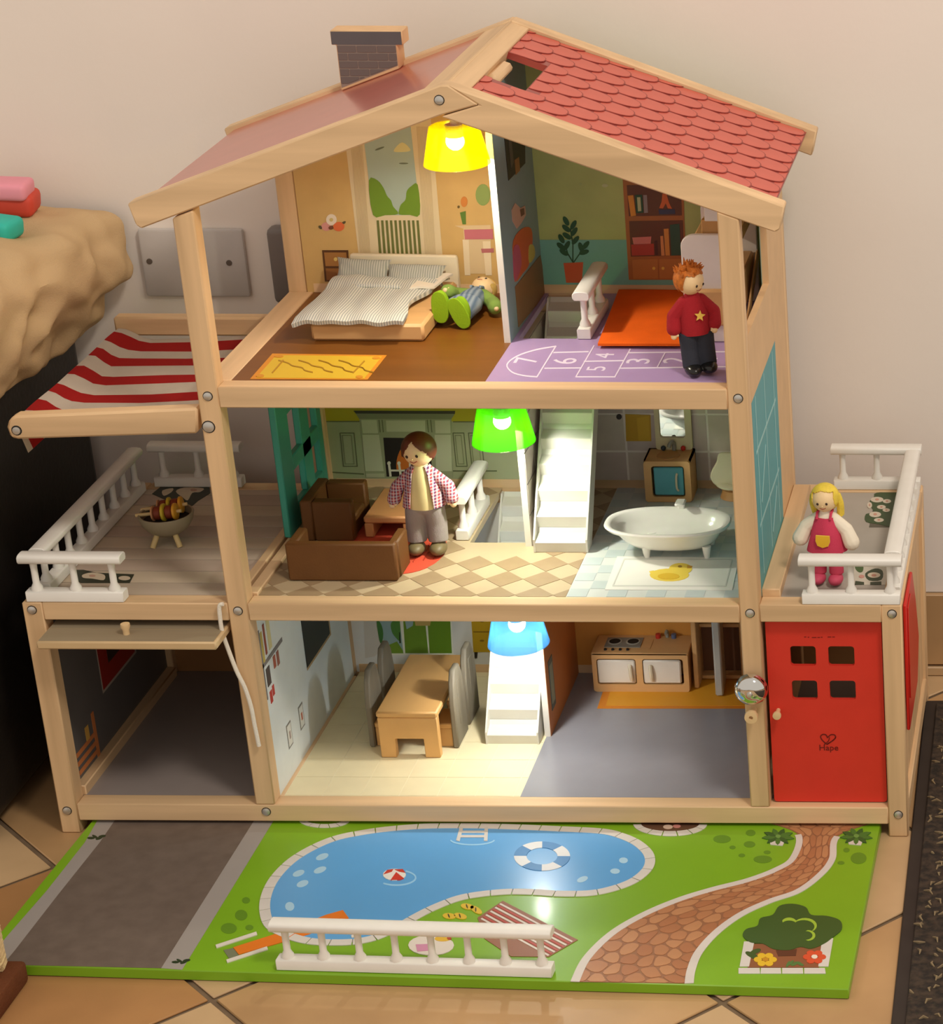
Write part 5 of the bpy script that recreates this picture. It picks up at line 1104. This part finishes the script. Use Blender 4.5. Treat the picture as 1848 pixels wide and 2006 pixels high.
# ---------------------------------------------------------------- black armchair side with blanket, toys on top
BLK = mat('black_leather', (30, 26, 23), .5, noise=.15, nscale=20, bump=.3, bscale=200)
t = thing('black_armchair', 'black upholstered armchair standing left of the doll house', 'armchair', (-.45, .15, 0))
obj('arm_side', box(-.62, -.2420, -.030, .330, .012, .484, .02, 3), BLK, t)
obj('foot', lathe([(.018, .0003), (.022, .012), (0, .012)], (-.275, .0, 0), 16), BLK, t); obj('foot', lathe([(.018, .0003), (.022, .012), (0, .012)], (-.275, .295, 0), 16), BLK, t)
BLA = mat('beige_blanket', (200, 170, 130), .95, noise=.05, nscale=12, bump=.5, bscale=700, spec=.08)
from mathutils import noise as mn
bm = bmesh.new(); g = []; NY, NS = 90, 80
for j in range(NY+1):
    v = j/NY; y = -.060+v*.390
    w = max(0, min(1, (v-.25)/.75)); w = w*w*(3-2*w)
    lerp = lambda p, q: tuple(p[k]*(1-w)+q[k]*w for k in (0, 1))
    front = [(-.2415, .388), (-.236, .396), (-.229, .415), (-.222, .438), (-.223, .464), (-.230, .486), (-.250, .500), (-.300, .505), (-.38, .502), (-.50, .496), (-.62, .49)]
    back = [(-.2415, .380), (-.230, .391), (-.210, .412), (-.190, .436), (-.182, .458), (-.186, .480), (-.200, .500), (-.255, .507), (-.36, .506), (-.50, .500), (-.62, .494)]
    prof = [lerp(p, q) for p, q in zip(front, back)]
    pts = spline(prof, 12, False)
    row = []
    for i in range(NS+1):
        p = pts[int(i/NS*(len(pts)-1))]; P3 = Vector((p[0], y, p[1]))
        n1 = mn.noise(Vector((p[0]*9, y*13+p[1]*9, p[1]*15))); n2 = mn.noise(Vector((p[0]*20+4, y*26+p[1]*24, p[1]*28)))
        rid = 1-abs(mn.noise(Vector((y*15+p[0]*8+7, p[1]*24-y*9, p[0]*13)))*2.2)
        k = min(1, i/6)
        n3 = mn.noise(Vector((p[0]*44+9, y*50+p[1]*40, p[1]*52))); d = (.008*n1+.0055*n2+.0026*n3+.0080*max(-.6, rid)-.004)*k
        nrm = Vector((pts[min(int(i/NS*(len(pts)-1))+1, len(pts)-1)][1]-pts[max(int(i/NS*(len(pts)-1))-1, 0)][1], 0, -(pts[min(int(i/NS*(len(pts)-1))+1, len(pts)-1)][0]-pts[max(int(i/NS*(len(pts)-1))-1, 0)][0])))
        nrm = nrm.normalized() if nrm.length > 1e-6 else Vector((0, 0, 1))
        P3 = P3+nrm*(d+.003); P3.y = min(P3.y, .338)
        row.append(bm.verts.new(P3))
    g.append(row)
for j in range(NY):
    for i in range(NS): bm.faces.new((g[j][i], g[j][i+1], g[j+1][i+1], g[j+1][i]))
bmesh.ops.recalc_face_normals(bm, faces=bm.faces[:]); bmesh.ops.solidify(bm, geom=bm.faces[:], thickness=.005)
bmesh.ops.smooth_vert(bm, verts=bm.verts[:], factor=.5, use_axis_x=True, use_axis_y=True, use_axis_z=True)
o = obj('blanket', bm, BLA, None, origin=(-.35, .15, .45)); o.data.polygons.foreach_set('use_smooth', [True]*len(o.data.polygons)); tag(o, 'crumpled beige fleece blanket draped over the black armchair', 'blanket')
def block(name, label, px, y, size, m, rz, tilt=0):
    c = at(*px, Y=y); bm = box(-size[0]/2, size[0]/2, -size[1]/2, size[1]/2, -size[2]/2, size[2]/2, min(size)*.3, 3)
    bmesh.ops.transform(bm, matrix=Matrix.Translation(c) @ Matrix.Rotation(rz, 4, 'Z') @ Matrix.Rotation(tilt, 4, 'Y'), verts=bm.verts[:])
    tag(obj(name, bm, m, None, origin=c), label, 'toy block', 'foam toy blocks on the blanket')
block('toy_block', 'red foam toy block under the pink one on the beige blanket', (6, 392), .285, (.062, .040, .022), mat('foam_red', (204, 70, 52), .6), .15, .12)
block('toy_block', 'pink foam toy block resting on the red one', (8, 369), .280, (.048, .036, .0165), mat('foam_pink', (232, 150, 166), .6), .1, .06)
block('toy_block', 'teal foam toy block nearest the front on the beige blanket', (-10, 446), .225, (.042, .036, .020), mat('foam_teal', (48, 186, 168), .6), -.1, .10)
# ---------------------------------------------------------------- fittings on the wall
PLT = mat('cover_plate', (196, 190, 186), .5)
t = thing('cover_plate', 'pale grey blank cover plate with two screws on the wall behind the awning', 'cover plate', (-.12, .345, .445))
pa_, pb_ = at(268, 448, Y=.340), at(492, 582, Y=.340)
obj('plate', box(pa_.x, pb_.x, .3385, .345, pb_.z, pa_.z, .003, 2), PLT, t)
for u, v in ((293, 512), (449, 515)):
    c = at(u, v, Y=.3385); obj('screw', lathe([(.0030, 0), (.0028, -.0008), (0, -.0010)], (c.x, .3385, c.z), 14, 'y'), mat('screw_dark', (96, 86, 78), .4), t)
pa_, pb_ = at(527, 440, Y=.340), at(600, 588, Y=.340)
tag(obj('socket_box', box(pa_.x, pb_.x, .325, .345, pb_.z, pa_.z, .006, 3), mat('socket_grey', (120, 112, 108), .5), None, origin=((pa_.x+pb_.x)/2, .335, (pa_.z+pb_.z)/2)), 'dark grey rounded box on the wall right of the blank cover plate', 'wall box')
# ---------------------------------------------------------------- scratching post at the lower left
t = thing('scratching_post', 'sisal scratching post on a brown plush base at the lower left', 'scratching post', (-.21, -.36, 0))
PLU = mat('plush_brown', (104, 62, 40), .95, noise=.1, nscale=60, bump=.8, bscale=500, spec=.05)
K_ = at(60, 1921, Z=0); e1 = at(0, 2004, Z=0)-K_; e1.normalize(); e2 = Vector((e1.y, -e1.x, 0)); e2 = e2 if e2.x < 0 else -e2; hb0 = at(52, 1880, Y=K_.y).z
K_.z = .0003; obj('base', prism([K_, K_+e1*.16, K_+e1*.16+e2*.16, K_+e2*.16], Vector((0, 0, hb0)), .004, 2), PLU, t)
SIS = mat('sisal', (212, 186, 140), .9, noise=.12, nscale=200, bump=1, bscale=600, spec=.1)
Q_ = at(21, 1890, Z=hb0); rc = .0360; cp_ = Vector((Q_.x-rc, Q_.y-.012, hb0)); zt = at(0, 1748, Y=cp_.y).z; turns = []
nt_ = int((zt-hb0)/.0050)
for k in range(nt_*18+1): turns.append((cp_.x+(rc-.0028)*math.cos(k*2*math.pi/18), cp_.y+(rc-.0028)*math.sin(k*2*math.pi/18), hb0+.0035+.0050*k/18))
obj('sisal_rope', tube(turns, .0028, 6), SIS, t); obj('core', lathe([(rc-.004, hb0), (rc-.004, zt+.004), (0, zt+.004)], (cp_.x, cp_.y, 0), 24), SIS, t)
obj('plush_cap', ball((cp_.x, cp_.y, zt+.030), .042, 1, 1, .78, 3), mat('plush_grey', (92, 86, 80), .95, bump=.8, bscale=500), t)
# ---------------------------------------------------------------- wooden dolls
SKIN = mat('doll_skin', (238, 208, 160), .5, noise=.04)
def xf(bm, M): bmesh.ops.transform(bm, matrix=M, verts=bm.verts[:]); return bm
def shell_hair(c, r, keep, th=.0012):
    bm = bmesh.new(); bmesh.ops.create_icosphere(bm, subdivisions=5, radius=r)
    bmesh.ops.delete(bm, geom=[v for v in bm.verts if not keep(v.co/r)], context='VERTS')
    bmesh.ops.recalc_face_normals(bm, faces=bm.faces[:]); bmesh.ops.solidify(bm, geom=bm.faces[:], thickness=th)
    for v in bm.verts: v.co += Vector(c)
    return bm
def flare(profile, n=28, a0=0, a1=360, wav=0):
    """elliptic garment: profile = [(rx, ry, z)], angles from the front (-y)"""
    bm = bmesh.new(); closed = a1-a0 == 360; rows = []
    for rx, ry, z in profile:
        rows.append([bm.verts.new((rx*math.sin(a)*(1+wav*math.sin(a*5)), -ry*math.cos(a)*(1+wav*math.sin(a*5)), z)) for a in [math.radians(a0+(a1-a0)*k/n) for k in range(n if closed else n+1)]])
    m = len(rows[0])
    for A_, B_ in zip(rows, rows[1:]):
        for k in range(m if closed else m-1): bm.faces.new((A_[k], A_[(k+1) % m], B_[(k+1) % m], B_[k]))
    bmesh.ops.recalc_face_normals(bm, faces=bm.faces[:]); bmesh.ops.solidify(bm, geom=bm.faces[:], thickness=.0009); return bm
def doll(label, loc, M, h, shoes, arms, feet=((-.0095, -.002), (.0095, -.002)), shoe=(.0080, .0125, .0062), head_rot=None, hips=None):
    """h = scale; everything in a local frame, feet at the origin, face to -y. Returns (thing, transform, head transform)"""
    t = thing('doll', label, 'doll', loc)
    MM = Matrix.Translation(Vector(loc)) @ M @ Matrix.Scale(h, 4)
    hc = Vector((0, -.001, .1000)); HM = Matrix.Translation(hc) @ (head_rot or Matrix()) @ Matrix.Translation(-hc)
    bms = []
    for (fx, fy), s in zip(feet, (-1, 1)):
        bms += [ball((fx, fy-.0035, shoe[2]), 1, shoe[0], shoe[1], shoe[2], 3), cap((fx, fy+.001, .010), (fx*.88, 0, .028), .0062, .0068), cap((fx*.88, 0, .028), (s*.0072, 0, .050), .0068, .0078)]
    bms += [cap((0, 0, .052), (0, 0, .072), .0118, .0100), cap((0, 0, .074), (0, 0, .090), .0070, .0048), xf(ball((0, -.001, .1000), .0142, 1, .98, 1.03, 3), HM)]
    for s, (e, w_) in zip((-1, 1), arms):
        d = (Vector(w_)-Vector(e)).normalized()
        bms += [cap((s*.0095, 0, .0775), e, .0052, .0044), cap(e, w_, .0044, .0038), cap(w_, Vector(w_)+d*.0050, .0040, .0034), cap(Vector(w_)+d*.0005+Vector((-s*.0026, -.0018, 0)), Vector(w_)+d*.0036+Vector((-s*.0036, -.0034, 0)), .0016, .0013, 8)]
    bm = remeshed(bms, .00075)
    ms = [SKIN, shoes]
    for f in bm.faces:
        if f.calc_center_median().z < .0160: f.material_index = 1
    obj('body', xf(bm, MM), ms, t)
    HT = MM @ HM
    for s in (-1, 1): obj('eye', xf(ball((s*.0050, -.0142, .1005), .0014, 1, .5, 1.15, 2), HT), mat('doll_eye', (52, 34, 24), .4), t)
    obj('mouth', xf(tube(spline([(-.0036, -.0138, .0955), (0, -.0143, .0940), (.0036, -.0138, .0955)], 4, False), .00038, 6), HT), mat('doll_mouth', (170, 84, 66), .5), t)
    obj('nose', xf(ball((0, -.0150, .0978), .0009, sub=1), HT), SKIN, t)
    return t, MM, HT
def sleeves(arms, r0, r1, cut=.88):
    out = []
    for s, (e, w_) in zip((-1, 1), arms):
        w2 = Vector(e).lerp(Vector(w_), cut); out += [cap((s*.0085, 0, .0775), e, r0, (r0+r1)/2), cap(e, w2, (r0+r1)/2, r1)]
    return out
def trousers(feet, r=.0096, low=.0115):
    out = []
    for (fx, fy), s in zip(feet, (-1, 1)): out += [tube([(fx, fy+.001, low), (fx*.95, .0005, .028), (s*.0074, 0, .046)], [r*.95, r*.98, r*1.08], 18)]
    return remeshed(out+[ball((0, 0, .048), .0135, 1.05, .90, .80, 3)], .0009)
MZ = lambda a: Matrix.Rotation(math.radians(a), 4, 'Z')
# mother doll in the sitting room
arms = [((-.0225, .001, .0640), (-.0265, -.002, .0525)), ((.0225, .001, .0640), (.0255, -.002, .0525))]; feet = ((-.0100, -.002), (.0098, -.003))
hr = Matrix.Rotation(math.radians(-18), 4, 'Z') @ Matrix.Rotation(math.radians(-9), 4, 'Y') @ Matrix.Rotation(math.radians(8), 4, 'X')
t, MM, HT = doll('brown haired doll in a plaid shirt standing beside the white stair railing', (.1435, .1165, B+.0010), MZ(4), 1.02, mat('shoe_taupe', (112, 98, 66), .5), arms, feet, head_rot=hr)
obj('trousers', xf(trousers(feet), MM), mat('trouser_grey', (150, 140, 136), .9, noise=.08, bump=.3, bscale=900), t)
obj('shirt', xf(flare([(.0150, .0125, .0455), (.0146, .0124, .0520), (.0128, .0112, .066), (.0108, .0092, .078), (.0062, .0058, .0865)], 36, wav=.02), MM), mat('shirt_cream', (226, 208, 150), .9, noise=.05), t)
def plaid():
    m = bpy.data.materials.new('plaid'); m.use_nodes = True; nt = m.node_tree; b = nt.nodes['Principled BSDF']; b.inputs['Roughness'].default_value = .9
    tc = nt.nodes.new('ShaderNodeTexCoord'); prev = None
    col = rgb(170, 62, 62)
    for axis, sc, c, f in (('X', 62, (46, 44, 96), .75), ('Z', 56, (46, 44, 96), .55), ('X', 118, (222, 206, 206), .55), ('Z', 110, (222, 206, 206), .45)):
        wv = nt.nodes.new('ShaderNodeTexWave'); wv.bands_direction = axis; wv.inputs['Scale'].default_value = sc; wv.inputs['Distortion'].default_value = .4
        r = nt.nodes.new('ShaderNodeMapRange'); r.inputs[1].default_value = .62; r.inputs[2].default_value = .80; r.inputs[4].default_value = f
        mx = nt.nodes.new('ShaderNodeMix'); mx.data_type = 'RGBA'; mx.inputs[7].default_value = rgb(*c)
        nt.links.new(tc.outputs['Object'], wv.inputs['Vector']); nt.links.new(wv.outputs['Fac'], r.inputs[0]); nt.links.new(r.outputs[0], mx.inputs[0])
        if prev: nt.links.new(prev, mx.inputs[6])
        else: mx.inputs[6].default_value = col
        prev = mx.outputs[2]
    nt.links.new(prev, b.inputs['Base Color']); return m
PLD = plaid()
obj('jacket', xf(merge(flare([(.0196, .0150, .0470), (.0186, .0146, .0540), (.0160, .0132, .066), (.0132, .0110, .079), (.0080, .0072, .0862)], 40, 34, 326, .03), remeshed(sleeves(arms, .0062, .0064, .94), .0009)), MM), PLD, t)
obj('hair', xf(shell_hair((0, .0005, .1008), .0158, lambda p: (p.y > -.10 and p.z > -.80) or p.z > .80-1.15*abs(p.x-.06) or (abs(p.x) > .80 and p.z > -.75)), HT), mat('hair_auburn', (100, 48, 26), .45, noise=.1), t)
# red haired boy at the right of the attic
arms = [((-.0200, .003, .0630), (-.0225, -.001, .0480)), ((.0205, .002, .0625), (.0185, -.006, .0500))]; feet = ((-.0082, -.003), (.0085, -.001))
hr = Matrix.Rotation(math.radians(38), 4, 'Z') @ Matrix.Rotation(math.radians(16), 4, 'X') @ Matrix.Rotation(math.radians(4), 4, 'Y')
t, MM, HT = doll('red haired doll in a red star sweater standing at the attic post', (.4200, .0430, A+.0008), MZ(20) @ Matrix.Rotation(math.radians(-3), 4, 'Y'), .845, mat('shoe_black', (26, 26, 26), .25), arms, feet, shoe=(.0090, .0150, .0068), head_rot=hr)
obj('trousers', xf(trousers(feet, .0102, .0070), MM), mat('jeans_dark', (48, 52, 64), .85, noise=.1, bump=.3, bscale=900), t)
RSW = mat('sweater_red', (164, 30, 40), .95, noise=.06, bump=.4, bscale=1200)
o = obj('sweater', xf(merge(flare([(.0165, .0138, .0440), (.0166, .0140, .0500), (.0150, .0128, .064), (.0126, .0106, .078), (.0064, .0060, .0870)], 36, wav=.015), remeshed(sleeves(arms, .0074, .0080, .80), .0009)), MM), RSW, t)
star = [(.0036+ (.0058 if k % 2 == 0 else .0026)*math.sin(k*math.pi/5+.2), -.0142-.0012*(k % 2), .0655+(.0058 if k % 2 == 0 else .0026)*math.cos(k*math.pi/5+.2)) for k in range(10)]
sb = prism([Vector((x, -.0142+.18*(z-.0655), z)) for x, y, z in star], Vector((0, -.0009, 0))); obj('star', xf(sb, MM), mat('star_yellow', (228, 190, 84), .8), o)
HOR = mat('hair_ginger', (190, 108, 34), .7, noise=.25, nscale=300)
hb_ = shell_hair((0, .001, .1008), .0160, lambda p: p.y > .12 and p.z > -.8 or (p.z > .55 and p.y > -.75) or (abs(p.x) > .70 and p.z > -.55 and p.y > -.35))
rn = random.Random(11); tufts = []
for k in range(70):
    a, b_ = rn.uniform(0, 6.28), rn.uniform(.1, 1.35); d = Vector((math.sin(b_)*math.cos(a), math.sin(b_)*math.sin(a)*.9+.15, math.cos(b_))).normalized()
    if d.y < -.35 and d.z < .75: continue
    p = Vector((0, .001, .1008))+d*.0150; q = p+d*.0045+Vector((rn.uniform(-.003, .003), rn.uniform(-.003, .003), rn.uniform(-.001, .003)))
    tufts.append(tube([p, (p+q)/2+Vector((rn.uniform(-.001, .001), 0, 0)), q], [.0016, .0012, .0003], 5))
obj('hair', xf(merge(hb_, *tufts), HT), HOR, t)
# blonde girl on the right terrace
arms = [((-.0225, .000, .0655), (-.0290, -.003, .0520)), ((.0225, .000, .0640), (.0290, -.003, .0500))]; feet = ((-.0095, -.002), (.0100, -.002))
PNK = mat('shoe_pink', (206, 78, 106), .6)
t, MM, HT = doll('blonde doll in a pink pinafore dress standing on the right terrace', (.5235, .0520, B+.0008), MZ(-8), .825, PNK, arms, feet, shoe=(.0082, .0120, .0066), head_rot=Matrix.Rotation(math.radians(-4), 4, 'Y') @ Matrix.Rotation(math.radians(8), 4, 'X'))
obj('leggings', xf(trousers(feet, .0085), MM), mat('leggings_pink', (200, 66, 92), .85), t)
obj('blouse', xf(merge(flare([(.0110, .0100, .060), (.0124, .0104, .072), (.0108, .0092, .080), (.0060, .0056, .0868)], 30), remeshed(sleeves(arms, .0066, .0092, .96), .0009)), MM), mat('blouse_white', (236, 226, 206), .9, noise=.03), t)
o = obj('dress', xf(flare([(.0225, .0180, .0400), (.0215, .0175, .0440), (.0170, .0150, .060), (.0140, .0120, .0740), (.0120, .0104, .0800)], 44, wav=.03), MM), mat('dress_pink', (204, 62, 92), .9, noise=.06, bump=.3, bscale=1200), t)
for s in (-1, 1): obj('strap', xf(tube([(s*.0075, -.0108, .0790), (s*.0078, -.0060, .0855), (s*.0070, .004, .0850)], .0016, 6), MM), mat('dress_pink', (204, 62, 92), .9), o)
pk = [(-.0075, .0622), (.0075, .0622), (.0078, .0560), (.0058, .0510), (0, .0490), (-.0058, .0510), (-.0078, .0560)]
obj('pocket', xf(prism([Vector((x, -.0153-(.0622-z)*.17-.0004, z)) for x, z in pk], Vector((0, -.0009, 0))), MM), mat('pocket_yellow', (226, 178, 44), .8), o)
obj('pocket_trim', xf(tube([Vector((x, -.0160-(.0622-z)*.17, z)) for x, z in pk+pk[:1]], .0005, 5), MM), mat('pocket_gold', (236, 200, 90), .8), o)
HBL = mat('hair_blonde', (232, 204, 72), .6, noise=.12, nscale=200)
hb_ = shell_hair((0, .0010, .1010), .0158, lambda p: p.y > .05 or (p.z > .50+.30*(1-abs(p.x)) and p.y <= .05) or (abs(p.x) > .76 and p.z > -.9))
locks = [tube(spline([(s*.0125, .004, .104), (s*.0150, .003, .094), (s*.0142, .004, .082), (s*.0125, .005, .074)], 4, False), [.002]+[.0042]*10+[.002]*2, 8) for s in (-1, 1)] + [tube(spline([(0, .012, .106), (0, .0150, .094), (0, .0130, .078)], 4, False), [.004]+[.0072]*7+[.003], 10)]
obj('hair', xf(merge(hb_, *locks), HT), HBL, t)
# doll lying beside the bed, soles to the viewer
arms = [((-.0230, -.004, .0660), (-.0250, -.012, .0520)), ((.0240, .004, .0640), (.0330, .004, .0480))]; feet = ((-.0150, -.006), (.0085, .000))
d = Vector((.12, .99, 0)).normalized(); side = Vector((d.y, -d.x, 0)); upv = Vector((0, 0, 1))
ML = Matrix(((side.x, -upv.x, d.x, 0), (side.y, -upv.y, d.y, 0), (side.z, -upv.z, d.z, 0), (0, 0, 0, 1)))     # local x -> side, -y -> up, z -> towards the back wall
GS = mat('shoe_lime', (136, 176, 20), .8, bump=.2, bscale=900)
t, MM, HT = doll('blond doll in green shirt and blue overalls lying on the attic floor beside the bed', (.1765, .1580, A+.0132), ML, .80, GS, arms, feet, shoe=(.0105, .0190, .0060), head_rot=Matrix.Rotation(math.radians(18), 4, 'Y'))
for (fx, fy), a in zip(feet, (0, 24)):
    sp = [(fx+.0100*math.copysign(abs(math.cos(k))**.8, math.cos(k)), fy-.0035+.0190*math.copysign(abs(math.sin(k))**.8, math.sin(k))) for k in [2*math.pi*i/28 for i in range(28)]]
    bm = prism([Vector((x, y, -.0008)) for x, y in sp], Vector((0, 0, .0022)), .0006); rot(bm, math.radians(-a), 'Z', (fx, fy, 0)); obj('sole', xf(bm, MM), mat('sole_lime', (140, 180, 18), .85, bump=.3, bscale=900), t)
OVR = striped('overall_stripe', (96, 116, 140), (150, 164, 178), 'X', .0050)
obj('overalls', xf(merge(trousers(feet, .0105), flare([(.0150, .0125, .0470), (.0150, .0126, .0600), (.0132, .0112, .0720), (.0080, .0104, .0800)], 30)), MM), OVR, t)
for s in (-1, 1): obj('strap', xf(tube([(s*.0055, -.0112, .0760), (s*.0062, -.0085, .0835), (s*.0065, .002, .0850)], .0017, 6), MM), OVR, t)
GSH = mat('shirt_green', (128, 158, 74), .9, noise=.08)
obj('shirt', xf(merge(flare([(.0122, .0104, .0640), (.0122, .0102, .0740), (.0106, .0090, .0805), (.0060, .0056, .0868)], 30), remeshed(sleeves(arms, .0078, .0090, .90), .0009)), MM), GSH, t)
obj('hair', xf(shell_hair((0, .0010, .1010), .0156, lambda p: p.y > .15 or (p.z > .55 and p.y <= .15) or (abs(p.x) > .78 and p.z > -.2)), HT), mat('hair_flaxen', (206, 172, 96), .8, noise=.1), t)
